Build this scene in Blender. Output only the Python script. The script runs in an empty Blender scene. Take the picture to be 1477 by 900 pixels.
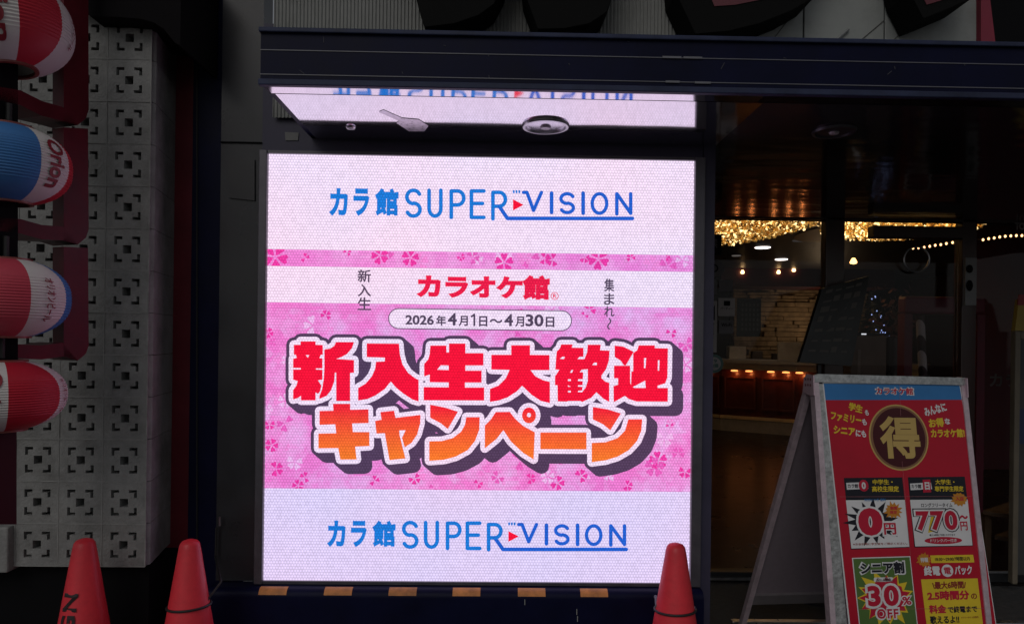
import bpy, math, random
from mathutils import Vector, Matrix
from mathutils.geometry import tessellate_polygon
random.seed(7)
R = math.radians
sc = bpy.context.scene
col = sc.collection

# ------------------------------------------------------------------ camera
F, CX, CY = 985.0, 738.5, 490.0            # focal length and principal point of the photograph, in its pixels
EYE = Vector((0.076, -2.572, 1.42))
YAW, ROLL = R(0.96), R(0.72)
cam = bpy.data.objects.new('camera', bpy.data.cameras.new('camera'))
col.objects.link(cam)
FW = Vector((math.sin(YAW), math.cos(YAW), 0)); RT0 = Vector((math.cos(YAW), -math.sin(YAW), 0)); UP0 = Vector((0, 0, 1))
RT = RT0 * math.cos(ROLL) + UP0 * math.sin(ROLL); UP = UP0 * math.cos(ROLL) - RT0 * math.sin(ROLL)
m = Matrix((RT, UP, -FW)).transposed().to_4x4(); m.translation = EYE
cam.matrix_world = m
cam.data.sensor_width = 36; cam.data.lens = 36 * F / 1477.0
cam.data.shift_y = (CY - 450) / 1477.0
cam.data.clip_start = 0.05; cam.data.clip_end = 500
sc.camera = cam

# ------------------------------------------------------------------ light
SUN_EL, SUN_AZ = 38.0, 200.0               # late dusk light from the open street behind the camera
w = bpy.data.worlds.new('World'); sc.world = w; w.use_nodes = True
nt = w.node_tree; bg = nt.nodes['Background']
sky = nt.nodes.new('ShaderNodeTexSky'); sky.sky_type = 'NISHITA'; sky.sun_disc = False
sky.sun_elevation = R(SUN_EL); sky.sun_rotation = R(SUN_AZ)
hs = nt.nodes.new('ShaderNodeHueSaturation'); hs.inputs['Saturation'].default_value = 0.22
nt.links.new(sky.outputs[0], hs.inputs['Color']); nt.links.new(hs.outputs[0], bg.inputs[0])
bg.inputs[1].default_value = 0.043
sun = bpy.data.objects.new('sun', bpy.data.lights.new('sun', 'SUN')); col.objects.link(sun)
sun.data.energy = 0.38; sun.data.angle = R(35); sun.data.color = (1.0, 0.95, 0.9)
sd = Vector((math.sin(R(SUN_AZ)) * math.cos(R(SUN_EL)), math.cos(R(SUN_AZ)) * math.cos(R(SUN_EL)), math.sin(R(SUN_EL))))
sun.rotation_euler = (-sd).to_track_quat('-Z', 'Y').to_euler(); sun.location = sd * 20
sc.view_settings.view_transform = 'Standard'; sc.view_settings.look = 'None'
sc.view_settings.exposure = 0; sc.view_settings.gamma = 1

# ------------------------------------------------------------------ helpers
def ray(px, py):
    return RT * ((px - CX) / F) - UP * ((py - CY) / F) + FW
def on_y(px, py, Y):
    d = ray(px, py); return EYE + d * ((Y - EYE.y) / d.y)
def on_z(px, py, Z):
    d = ray(px, py); return EYE + d * ((Z - EYE.z) / d.z)
def on_x(px, py, X):
    d = ray(px, py); return EYE + d * ((X - EYE.x) / d.x)
def lin(c):
    return tuple((v / 255 / 12.92 if v / 255 <= .04045 else ((v / 255 + .055) / 1.055) ** 2.4) for v in c)

class MB:
    """collects shapes of ONE part; build() links them as one mesh object"""
    def __init__(s): s.v, s.f, s.mi = [], [], []
    def add(s, vs, fs, mi=0):
        b = len(s.v); s.v += [tuple(v) for v in vs]
        s.f += [tuple(b + i for i in f) for f in fs]; s.mi += [mi] * len(fs)
    def box(s, x0, x1, y0, y1, z0, z1, mi=0, bev=0):
        if bev:
            import bmesh
            bm = bmesh.new(); bmesh.ops.create_cube(bm, size=1)
            for v in bm.verts: v.co = Vector(((x0 + x1) / 2 + v.co.x * (x1 - x0), (y0 + y1) / 2 + v.co.y * (y1 - y0), (z0 + z1) / 2 + v.co.z * (z1 - z0)))
            bmesh.ops.bevel(bm, geom=list(bm.edges), offset=bev, segments=2, affect='EDGES', profile=.5)
            bm.verts.index_update()
            s.add([v.co.copy() for v in bm.verts], [[v.index for v in f.verts] for f in bm.faces], mi); bm.free(); return
        vs = [(x, y, z) for x in (x0, x1) for y in (y0, y1) for z in (z0, z1)]
        s.add(vs, [(0, 1, 3, 2), (4, 6, 7, 5), (0, 4, 5, 1), (2, 3, 7, 6), (0, 2, 6, 4), (1, 5, 7, 3)], mi)
    def slab(s, P, n, t, mi=0):
        """convex polygon P extruded by vector n*t"""
        n = Vector(n) * t; k = len(P); P = [Vector(p) for p in P]
        vs = P + [p + n for p in P]
        s.add(vs, [tuple(range(k))[::-1], tuple(range(k, 2 * k))] + [(i, (i + 1) % k, k + (i + 1) % k, k + i) for i in range(k)], mi)
    def tube(s, pts, r, n=10, mi=0, closed=False):
        pts = [Vector(p) for p in pts]; k = len(pts); rings = []
        for i, p in enumerate(pts):
            a = pts[(i - 1) % k] if closed or i > 0 else p; b = pts[(i + 1) % k] if closed or i < k - 1 else p
            t = (b - a).normalized(); q = t.orthogonal().normalized()
            if i and abs(t.dot(rings[-1][1])) < .95: q = (rings[-1][1] - t * t.dot(rings[-1][1])).normalized()
            u = t.cross(q)
            rr = r[i] if isinstance(r, (list, tuple)) else r
            rings.append(([p + (q * math.cos(2 * math.pi * j / n) + u * math.sin(2 * math.pi * j / n)) * rr for j in range(n)], q))
        vs = [v for g, _ in rings for v in g]; fs = []
        for i in range(k if closed else k - 1):
            i2 = (i + 1) % k
            for j in range(n): fs.append((i * n + j, i * n + (j + 1) % n, i2 * n + (j + 1) % n, i2 * n + j))
        if not closed: fs += [tuple(range(n))[::-1], tuple(range((k - 1) * n, k * n))]
        s.add(vs, fs, mi)
    def lathe(s, prof, n=40, c=(0, 0, 0), axis='Z', mi=0, caps=False):
        vs, fs = [], []; c = Vector(c)
        for r, h in prof:
            for j in range(n):
                a = 2 * math.pi * j / n
                vs.append(c + (Vector((r * math.cos(a), r * math.sin(a), h)) if axis == 'Z' else Vector((r * math.cos(a), h, r * math.sin(a)))))
        for i in range(len(prof) - 1):
            for j in range(n): fs.append((i * n + j, i * n + (j + 1) % n, (i + 1) * n + (j + 1) % n, (i + 1) * n + j))
        if caps: fs += [tuple(range(n))[::-1], tuple(range((len(prof) - 1) * n, len(prof) * n))]
        s.add(vs, fs, mi)
    def build(s, name, mats, parent=None, smooth=False):
        me = bpy.data.meshes.new(name); me.from_pydata(s.v, [], s.f)
        for mm in (mats if isinstance(mats, (list, tuple)) else [mats]): me.materials.append(mm)
        for p, i in zip(me.polygons, s.mi): p.material_index = i
        me.update()
        import bmesh
        bm = bmesh.new(); bm.from_mesh(me); bmesh.ops.recalc_face_normals(bm, faces=bm.faces); bm.to_mesh(me); bm.free()
        if smooth:
            me.shade_smooth()
            me.set_sharp_from_angle(angle=R(38))
        o = bpy.data.objects.new(name, me); col.objects.link(o)
        if parent: hang(o, parent)
        return o
def hang(o, parent):
    o.parent = parent
    w_ = Matrix.LocRotScale(parent.location, parent.rotation_euler, parent.scale)
    p = parent
    while p.parent:
        p = p.parent; w_ = Matrix.LocRotScale(p.location, p.rotation_euler, p.scale) @ w_ if p.type == 'EMPTY' else w_
    o.matrix_parent_inverse = w_.inverted() if parent.type == 'EMPTY' else Matrix()
def tag(o, label=None, cat=None, group=None, kind=None):
    if label: o['label'] = label
    if cat: o['category'] = cat
    if group: o['group'] = group
    if kind: o['kind'] = kind
    elif label: o['kind'] = 'thing'
    return o
def thing(name, label, cat, loc=(0, 0, 0), group=None):
    o = bpy.data.objects.new(name, None); col.objects.link(o); o.location = loc; o.empty_display_size = .05
    return tag(o, label, cat, group)

# ------------------------------------------------------------------ materials
def mat(name, c, rough=.6, metal=0., var=.15, scale=8., bump=0., bscale=60., spec=.5, dirt=0., coat=0.):
    mm = bpy.data.materials.new(name); mm.use_nodes = True
    t = mm.node_tree; p = t.nodes['Principled BSDF']
    tc = t.nodes.new('ShaderNodeTexCoord'); nz = t.nodes.new('ShaderNodeTexNoise')
    nz.inputs['Scale'].default_value = scale; nz.inputs['Detail'].default_value = 6; nz.inputs['Roughness'].default_value = .65
    t.links.new(tc.outputs['Object'], nz.inputs['Vector'])
    mp = t.nodes.new('ShaderNodeMapRange'); mp.inputs['From Min'].default_value = .3; mp.inputs['From Max'].default_value = .7
    mp.inputs['To Min'].default_value = 1 - var; mp.inputs['To Max'].default_value = 1 + var
    t.links.new(nz.outputs['Fac'], mp.inputs['Value'])
    mx = t.nodes.new('ShaderNodeVectorMath'); mx.operation = 'SCALE'; mx.inputs[0].default_value = c[:3]
    t.links.new(mp.outputs[0], mx.inputs['Scale'])
    out = mx.outputs[0]
    if dirt:
        n2 = t.nodes.new('ShaderNodeTexNoise'); n2.inputs['Scale'].default_value = 3.2; n2.inputs['Detail'].default_value = 9; n2.inputs['Roughness'].default_value = .75
        t.links.new(tc.outputs['Object'], n2.inputs['Vector'])
        rp = t.nodes.new('ShaderNodeMapRange'); rp.inputs['From Min'].default_value = .5; rp.inputs['From Max'].default_value = .72; rp.inputs['To Max'].default_value = dirt
        t.links.new(n2.outputs['Fac'], rp.inputs['Value'])
        mi = t.nodes.new('ShaderNodeMix'); mi.data_type = 'RGBA'; mi.inputs['B'].default_value = (c[0] * .35 + .006, c[1] * .34 + .005, c[2] * .3 + .004, 1)
        t.links.new(rp.outputs[0], mi.inputs['Factor']); t.links.new(out, mi.inputs['A']); out = mi.outputs['Result']
    t.links.new(out, p.inputs['Base Color'])
    mr = t.nodes.new('ShaderNodeMapRange'); mr.inputs['To Min'].default_value = max(.02, rough - .12); mr.inputs['To Max'].default_value = min(1, rough + .12)
    t.links.new(nz.outputs['Fac'], mr.inputs['Value']); t.links.new(mr.outputs[0], p.inputs['Roughness'])
    p.inputs['Metallic'].default_value = metal; p.inputs['Specular IOR Level'].default_value = spec
    p.inputs['Coat Weight'].default_value = coat; p.inputs['Coat Roughness'].default_value = .08
    if bump:
        nb = t.nodes.new('ShaderNodeTexNoise'); nb.inputs['Scale'].default_value = bscale; nb.inputs['Detail'].default_value = 5
        t.links.new(tc.outputs['Object'], nb.inputs['Vector'])
        b = t.nodes.new('ShaderNodeBump'); b.inputs['Strength'].default_value = bump; b.inputs['Distance'].default_value = .004
        t.links.new(nb.outputs['Fac'], b.inputs['Height']); t.links.new(b.outputs[0], p.inputs['Normal'])
    return mm
def emit(name, c, s=1.):
    mm = bpy.data.materials.new(name); mm.use_nodes = True; t = mm.node_tree
    t.nodes.remove(t.nodes['Principled BSDF']); e = t.nodes.new('ShaderNodeEmission')
    e.inputs[0].default_value = (*c, 1); e.inputs[1].default_value = s
    t.links.new(e.outputs[0], t.nodes['Material Output'].inputs[0]); return mm

PITCH = 0.0105
def led_group():
    """light of one LED cell: a bright dot with dimmer gaps, rows staggered a little, over a faint panel-wide tint drift"""
    g = bpy.data.node_groups.new('led_cells', 'ShaderNodeTree')
    g.interface.new_socket('Color', in_out='INPUT', socket_type='NodeSocketColor')
    g.interface.new_socket('Shader', in_out='OUTPUT', socket_type='NodeSocketShader')
    N, L = g.nodes, g.links
    gi, go = N.new('NodeGroupInput'), N.new('NodeGroupOutput')
    geo = N.new('ShaderNodeNewGeometry'); sp = N.new('ShaderNodeSeparateXYZ'); L.new(geo.outputs['Position'], sp.inputs[0])
    def M(op, a, b=None):
        n = N.new('ShaderNodeMath'); n.operation = op
        for i, v in enumerate((a, b)):
            if v is None: continue
            if isinstance(v, (int, float)): n.inputs[i].default_value = v
            else: L.new(v, n.inputs[i])
        return n.outputs[0]
    def wave(x): return M('MULTIPLY_ADD', M('COSINE', M('MULTIPLY', x, 2 * math.pi / PITCH)), .5) if False else M('ADD', M('MULTIPLY', M('COSINE', M('MULTIPLY', x, 2 * math.pi / PITCH)), .5), .5)
    rowp = M('MULTIPLY', M('MODULO', M('FLOOR', M('ADD', M('DIVIDE', sp.outputs['Z'], PITCH), .5)), 2.0), PITCH / 2)
    wx, wz = wave(M('ADD', sp.outputs['X'], rowp)), wave(sp.outputs['Z'])
    dot = M('POWER', M('MULTIPLY', wx, wz), .55)
    fac = M('ADD', M('MULTIPLY', dot, .46), .80)
    nz = N.new('ShaderNodeTexNoise'); nz.inputs['Scale'].default_value = 1.6; nz.inputs['Detail'].default_value = 1
    L.new(geo.outputs['Position'], nz.inputs['Vector'])
    n2 = N.new('ShaderNodeTexWhiteNoise'); n2.noise_dimensions = '3D'
    sn = N.new('ShaderNodeVectorMath'); sn.operation = 'SNAP'; sn.inputs[1].default_value = (PITCH, 10, PITCH); L.new(geo.outputs['Position'], sn.inputs[0])
    L.new(sn.outputs[0], n2.inputs['Vector'])
    cell = M('ADD', M('MULTIPLY', n2.outputs['Value'], .12), .94)
    tint = N.new('ShaderNodeMix'); tint.data_type = 'RGBA'
    mr = N.new('ShaderNodeMapRange'); mr.inputs['From Min'].default_value = .35; mr.inputs['From Max'].default_value = .65
    L.new(nz.outputs['Fac'], mr.inputs['Value']); L.new(mr.outputs[0], tint.inputs['Factor'])
    tint.inputs['A'].default_value = (1.03, .955, 1.0, 1); tint.inputs['B'].default_value = (.94, .97, 1.04, 1)
    mul = N.new('ShaderNodeMix'); mul.data_type = 'RGBA'; mul.blend_type = 'MULTIPLY'; mul.inputs['Factor'].default_value = 1
    L.new(gi.outputs['Color'], mul.inputs['A']); L.new(tint.outputs['Result'], mul.inputs['B'])
    e = N.new('ShaderNodeEmission'); L.new(mul.outputs['Result'], e.inputs['Color']); L.new(M('MULTIPLY', fac, cell), e.inputs['Strength'])
    L.new(e.outputs[0], go.inputs[0]); return g
LEDG = led_group()
def led(name, c, c2=None, z0=0, z1=1, mott=None):
    mm = bpy.data.materials.new(name); mm.use_nodes = True; t = mm.node_tree
    t.nodes.remove(t.nodes['Principled BSDF']); g = t.nodes.new('ShaderNodeGroup'); g.node_tree = LEDG
    g.inputs[0].default_value = (*lin(c), 1)
    if c2:
        geo = t.nodes.new('ShaderNodeNewGeometry'); mx = t.nodes.new('ShaderNodeMix'); mx.data_type = 'RGBA'
        mx.inputs['A'].default_value = (*lin(c), 1); mx.inputs['B'].default_value = (*lin(c2), 1)
        mr = t.nodes.new('ShaderNodeMapRange')
        if mott:
            vo = t.nodes.new('ShaderNodeTexVoronoi'); vo.distance = 'CHEBYCHEV'; vo.inputs['Scale'].default_value = 16
            nz = t.nodes.new('ShaderNodeTexNoise'); nz.inputs['Scale'].default_value = 3.5; nz.inputs['Detail'].default_value = 7; nz.inputs['Roughness'].default_value = .7
            t.links.new(geo.outputs['Position'], vo.inputs['Vector']); t.links.new(geo.outputs['Position'], nz.inputs['Vector'])
            ad = t.nodes.new('ShaderNodeMath'); ad.operation = 'MULTIPLY_ADD'; ad.inputs[1].default_value = .10
            sx = t.nodes.new('ShaderNodeSeparateColor'); t.links.new(vo.outputs['Color'], sx.inputs[0])
            t.links.new(sx.outputs[0], ad.inputs[0]); t.links.new(nz.outputs['Fac'], ad.inputs[2])
            mr.inputs['From Min'].default_value = .47; mr.inputs['From Max'].default_value = .68; t.links.new(ad.outputs[0], mr.inputs['Value'])
        else:
            sp = t.nodes.new('ShaderNodeSeparateXYZ'); t.links.new(geo.outputs['Position'], sp.inputs[0]); t.links.new(sp.outputs['Z'], mr.inputs['Value'])
            mr.inputs['From Min'].default_value = z0; mr.inputs['From Max'].default_value = z1
        t.links.new(mr.outputs[0], mx.inputs['Factor']); t.links.new(mx.outputs['Result'], g.inputs[0])
    t.links.new(g.outputs[0], t.nodes['Material Output'].inputs[0]); return mm

navy = mat('navy_paint', (.0032, .0042, .022), .45, var=.3, scale=5, dirt=.25, spec=.10)
navy_edge = mat('navy_pale_edge', (.026, .033, .072), .5, var=.35, scale=9, spec=.2, dirt=.4)  # paler, mottled navy for the canopy's flange and lip
head_m = mat('glow_tinted_panel', (.040, .037, .066), .5, var=.2, scale=5, spec=.3)  # navy panel lifted to indigo, painting in the glow around the screen
black_paint = mat('black_paint', (.010, .010, .013), .5)
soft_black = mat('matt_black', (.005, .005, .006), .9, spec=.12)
dark_frame = mat('dark_anodised_frame', (.020, .019, .026), .35, var=.2)
grey_wall = mat('grey_wall_panel', (.026, .026, .030), .3, var=.25, scale=3, dirt=.6, spec=.3)
grey_ribs = mat('grey_ribbed_cladding', (.23, .235, .225), .7, var=.14, scale=2.5, dirt=.35)
grey_smooth = mat('grey_smooth_cladding', (.27, .285, .275), .55, var=.14, scale=2.5, dirt=.4)
maroon = mat('maroon_paint', (.15, .012, .022), .45, var=.2, dirt=.3)
rack_red = mat('red_enamel_steel', (.095, .004, .011), .4, var=.25, dirt=.4, spec=.2)
concrete = mat('painted_concrete_block', (.228, .228, .222), .85, var=.30, scale=9, bump=.8, bscale=120, dirt=.55)
mortar = mat('dull_mortar', (.10, .098, .092), .95, var=.2)  # dull grey mortar colour, used for the cladding scratches too
asphalt = mat('asphalt', (.045, .045, .047), .9, var=.3, scale=30, bump=.5)
steel = mat('brushed_steel', (.55, .55, .58), .3, 1., var=.15, scale=20)
alu = mat('pinkish_aluminium', (.60, .48, .53), .42, .35, var=.2, scale=30, dirt=.3)
worn_alu = mat('worn_silver_wrap', (.42, .43, .43), .32, .5, var=.4, scale=55, bump=.8, bscale=45, dirt=.45)
sign_back = mat('dull_purple_grey_board', (.20, .165, .19), .6, var=.08, scale=40)
cone_red = mat('red_cone_plastic', (.70, .034, .050), .42, var=.16, scale=9, dirt=.35, spec=.35, bump=.15, bscale=30)
rubber = mat('black_rubber', (.012, .012, .012), .6)
ink_black = mat('black_marker_ink', (.02, .008, .01), .6)

# ------------------------------------------------------------------ planes, flat shapes and lettering
class Plane:
    def __init__(s, o, u, v):
        s.o, s.u = Vector(o), Vector(u).normalized()
        v = Vector(v); s.v = (v - s.u * v.dot(s.u)).normalized(); s.n = s.u.cross(s.v)      # n points at the viewer
    def pix(s, px, py):
        d = ray(px, py); p = EYE + d * ((s.o - EYE).dot(s.n) / d.dot(s.n)) - s.o
        return (p.dot(s.u), p.dot(s.v))
    def at(s, uv, h=0): return s.o + s.u * uv[0] + s.v * uv[1] + s.n * h
def poly(mb, pl, loops, h, mi=0):
    """flat polygon with holes; loops are uv lists"""
    vs = [[Vector((a, b, 0)) for a, b in lp] for lp in loops]
    tris = tessellate_polygon(vs); fl = [v for lp in vs for v in lp]
    mb.add([pl.at((v.x, v.y), h) for v in fl], tris, mi)
def ppoly(mb, pl, pts, h, mi=0): poly(mb, pl, [[pl.pix(*p) for p in pts]], h, mi)
def prect(mb, pl, x0, y0, x1, y1, h, mi=0):
    a, b = pl.pix(x0, (y0 + y1) / 2)[0], pl.pix(x1, (y0 + y1) / 2)[0]; t, d = pl.pix((x0 + x1) / 2, y0)[1], pl.pix((x0 + x1) / 2, y1)[1]
    poly(mb, pl, [[(a, d), (b, d), (b, t), (a, t)]], h, mi)
def pround(mb, pl, x0, y0, x1, y1, rad, h, mi=0):
    a, b = pl.pix(x0, (y0 + y1) / 2)[0], pl.pix(x1, (y0 + y1) / 2)[0]; t, d = pl.pix((x0 + x1) / 2, y0)[1], pl.pix((x0 + x1) / 2, y1)[1]
    r = min(rad * (b - a) / (x1 - x0), (t - d) / 2 * .999); L = []
    for cx, cy, a0 in ((b - r, t - r, 0), (a + r, t - r, 90), (a + r, d + r, 180), (b - r, d + r, 270)):
        L += [(cx + r * math.cos(R(a0 + k * 15)), cy + r * math.sin(R(a0 + k * 15))) for k in range(7)]
    poly(mb, pl, [L], h, mi)
def pell(mb, pl, cx, cy, rx, ry, h, mi=0, hole=0, n=40):
    c = pl.pix(cx, cy); a = pl.pix(cx + rx, cy)[0] - c[0]; b = c[1] - pl.pix(cx, cy + ry)[1]
    L = [[(c[0] + a * math.cos(2 * math.pi * k / n), c[1] + b * math.sin(2 * math.pi * k / n)) for k in range(n)]]
    if hole: L.append([(c[0] + (x - c[0]) * hole, c[1] + (y - c[1]) * hole) for x, y in L[0]][::-1])
    poly(mb, pl, L, h, mi)
def pburst(mb, pl, cx, cy, r0, r1, n, h, mi=0, sy=1., seed=1):
    rnd = random.Random(seed); c = pl.pix(cx, cy); k = pl.pix(cx + 1, cy)[0] - c[0]; L = []
    for i in range(2 * n):
        r = (r1 * rnd.uniform(.8, 1.1) if i % 2 else r0) * k; a = math.pi * (i + rnd.uniform(-.2, .2)) / n
        L.append((c[0] + r * math.cos(a), c[1] + r * math.sin(a) * sy))
    poly(mb, pl, [L], h, mi)
def stroke(mb, pl, pts, wd, h, mi=0, caps=True):
    """uv polyline drawn with a round pen of width wd"""
    r = wd / 2
    for (a, b), (c, d) in zip(pts, pts[1:]):
        L = math.hypot(c - a, d - b) or 1e-9; nx, ny = -(d - b) / L * r, (c - a) / L * r
        mb.add([pl.at(q, h) for q in ((a + nx, b + ny), (a - nx, b - ny), (c - nx, d - ny), (c + nx, d + ny))], [(0, 1, 2, 3)], mi)
    for i, (a, b) in enumerate(pts):
        if not caps and i in (0, len(pts) - 1): continue
        mb.add([pl.at((a + r * math.cos(k * math.pi / 6), b + r * math.sin(k * math.pi / 6)), h) for k in range(12)], [tuple(range(12))], mi)
def outline(mb, pl, loops, r, h, mi=0):
    """polygon grown by r with round corners"""
    poly(mb, pl, loops, h, mi)
    for lp in loops: stroke(mb, pl, list(lp) + [lp[0]], 2 * r, h, mi)
GL = {}
def glyphs(s, bold=0., spacing=1.):
    """2-D lettering mesh from Blender's own built-in typeface, thickened by bold (in ems); returns verts, faces, bbox"""
    key = (s, bold, spacing)
    if key not in GL:
        c = bpy.data.curves.new('lettering', 'FONT'); c.body = s; c.size = 1; c.resolution_u = 4; c.space_character = spacing
        if bold: c.bevel_depth = bold; c.bevel_resolution = 1
        o = bpy.data.objects.new('lettering', c); col.objects.link(o)
        bpy.context.view_layer.update()
        me = bpy.data.meshes.new_from_object(o.evaluated_get(bpy.context.evaluated_depsgraph_get()))
        fs = [tuple(p.vertices) for p in me.polygons if p.normal.z > -.02 ]
        vs = [v.co.copy() for v in me.vertices]
        col.objects.unlink(o); bpy.data.objects.remove(o); bpy.data.curves.remove(c); bpy.data.meshes.remove(me)
        use = {i for f in fs for i in f}
        xs = [vs[i].x for i in use]; ys = [vs[i].y for i in use]
        GL[key] = (vs, fs, (min(xs), max(xs), min(ys), max(ys)))
    return GL[key]
def text(mb, pl, s, x0, y0, x1, y1, h, mi=0, bold=.02, rot=0., spacing=1., grow=0.):
    """lettering fitted into a photo-pixel box on plane pl"""
    vs, fs, (a, b, c, d) = glyphs(s, bold, spacing)
    cu, cv = pl.pix((x0 + x1) / 2, (y0 + y1) / 2)
    W = pl.pix(x1, (y0 + y1) / 2)[0] - pl.pix(x0, (y0 + y1) / 2)[0]; H = pl.pix((x0 + x1) / 2, y0)[1] - pl.pix((x0 + x1) / 2, y1)[1]
    text_uv(mb, pl, s, cu, cv, W, H, h, mi, bold, rot, spacing)
def text_uv(mb, pl, s, cu, cv, W, H, h, mi=0, bold=.02, rot=0., spacing=1.):
    vs, fs, (a, b, c, d) = glyphs(s, bold, spacing)
    cr, sr = math.cos(R(rot)), math.sin(R(rot)); out = []
    for v in vs:
        x = ((v.x - a) / (b - a) - .5) * W; y = ((v.y - c) / (d - c) - .5) * H
        out.append(pl.at((cu + x * cr - y * sr, cv + x * sr + y * cr), h + v.z * .004))
    mb.add(out, fs, mi)
    return
def vtext(mb, pl, s, x0, x1, ys, h, mi=0, bold=.02):
    for ch, (a, b) in zip(s, ys): text(mb, pl, ch, x0, a, x1, b, h, mi, bold)

# ================================================================== SETTING: ground, floor
g = MB(); g.add([(-60, -40, 0), (60, -40, 0), (60, 1.42, 0), (-60, 1.42, 0)], [(0, 1, 2, 3)])
tag(g.build('ground', asphalt), kind='structure')
def tile_mat():
    mm = mat('dark_floor_tile', (.030, .024, .022), .3, var=.3, scale=4)
    t = mm.node_tree; p = t.nodes['Principled BSDF']; tc = t.nodes.new('ShaderNodeTexCoord')
    b = t.nodes.new('ShaderNodeTexBrick'); b.offset = 0; b.inputs['Scale'].default_value = 1; b.inputs['Brick Width'].default_value = .3; b.inputs['Row Height'].default_value = .3
    b.inputs['Mortar Size'].default_value = .006; b.inputs['Color1'].default_value = (.022, .017, .016, 1); b.inputs['Color2'].default_value = (.014, .012, .011, 1); b.inputs['Mortar'].default_value = (.006, .006, .006, 1)
    mp = t.nodes.new('ShaderNodeMapping'); mp.inputs['Rotation'].default_value = (0, 0, R(38)); t.links.new(tc.outputs['Object'], mp.inputs[0]); t.links.new(mp.outputs[0], b.inputs['Vector'])
    t.links.new(b.outputs['Color'], p.inputs['Base Color']); p.inputs['Specular IOR Level'].default_value = .12; return mm
g = MB(); g.add([(-2, 1.42, 0.0), (9, 1.42, 0), (9, 12, 0), (-2, 12, 0)], [(0, 1, 2, 3)])
tag(g.build('floor', tile_mat()), kind='structure')

# ================================================================== LED SCREEN
ZB, ZT = .51, .51 + 1.593
S = Plane((0, 0, 0), (1, 0, 0), (0, 0, 1))
scr = thing('led_screen', 'bright square pink and white advertising screen standing in the dark shopfront', 'screen', (0, 0.03, ZB))
white = led('led_white', (246, 226, 246)); lavender = led('led_lavender', (226, 212, 246))
pinkb = led('led_pink_band', (236, 132, 212), (238, 166, 226), mott=1); pinkm = led('led_pink_field', (237, 126, 206), (232, 180, 234), mott=1)
petal = led('led_blossom', (236, 62, 165)); blue = led('led_blue', (30, 124, 214)); blue2 = led('led_blue_deep', (36, 98, 206))
redl = led('led_red', (250, 22, 58)); caption = led('led_caption_red', (238, 32, 74)); plum = led('led_plum', (84, 64, 92)); grey_l = led('led_grey', (84, 70, 92))
zt2, zb2 = S.pix(700, 590)[1], S.pix(700, 665)[1]
grad = led('led_orange_gradient', (250, 128, 46), (246, 40, 56), zb2, zt2)
mb = MB(); mb.box(-.8, .8, 0, .05, ZB, ZT); mb.build('panel', white, scr)
mb = MB()
mb.box(-.832, -.8015, -.016, .06, ZB - .012, ZT + .012, bev=.003); mb.box(.8015, .84, -.016, .06, ZB - .012, ZT + .012, bev=.003)
mb.box(-.8015, .8015, -.010, .06, ZT + .0012, ZT + .012); mb.box(-.8015, .8015, -.008, .06, ZB - .012, ZB - .001)
mb.build('bezel', mat('grey_anodised_bezel', (.085, .08, .095), .38, .3, var=.2, scale=12), scr)
def band(name, y0, y1, m_, h):
    b = MB(); v0, v1 = S.pix(690, y0)[1], S.pix(690, y1)[1]
    poly(b, S, [[(-.8, v1), (.8, v1), (.8, v0), (-.8, v0)]], h); return b.build(name, m_, scr)
band('blossom_band', 364, 388, pinkb, .001)
band('campaign_field', 440, 706.5, pinkm, .001)
b = MB(); v0 = S.pix(690, 706.5)[1]; poly(b, S, [[(-.8, ZB), (.8, ZB), (.8, v0), (-.8, v0)]], .001); b.build('footer_field', lavender, scr)
# cherry blossoms scattered over the pink bands
bl = MB()
vtop1, vbot1, vtop2, vbot2 = S.pix(690, 364)[1], S.pix(690, 388)[1], S.pix(690, 440)[1], S.pix(690, 706.5)[1]
def blossom(px, py, r, a0, drop=(), m_=None, h=.0016):
    bl = MB()
    c = S.pix(px, py); k = r / 383.
    lo, hi = (vbot1, vtop1) if c[1] > (vbot1 + vtop2) / 2 else (vbot2, vtop2)
    for q in range(5):
        if q in drop: continue
        a = R(a0 + 72 * q); pts = []
        for rr, da in ((.12, 0), (.55, -26), (.88, -25), (1., -13), (.86, 0), (1., 13), (.88, 25), (.55, 26)):
            u, v = c[0] + k * rr * math.cos(a + R(da)), c[1] + k * rr * math.sin(a + R(da))
            pts.append((max(-.8, min(.8, u)), max(lo, min(hi, v))))
        if max(p[0] for p in pts) - min(p[0] for p in pts) > .002 and max(p[1] for p in pts) - min(p[1] for p in pts) > .002:
            poly(bl, S, [pts], h)
    if bl.v: bl.build('blossom', m_ or petal, scr)
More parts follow.
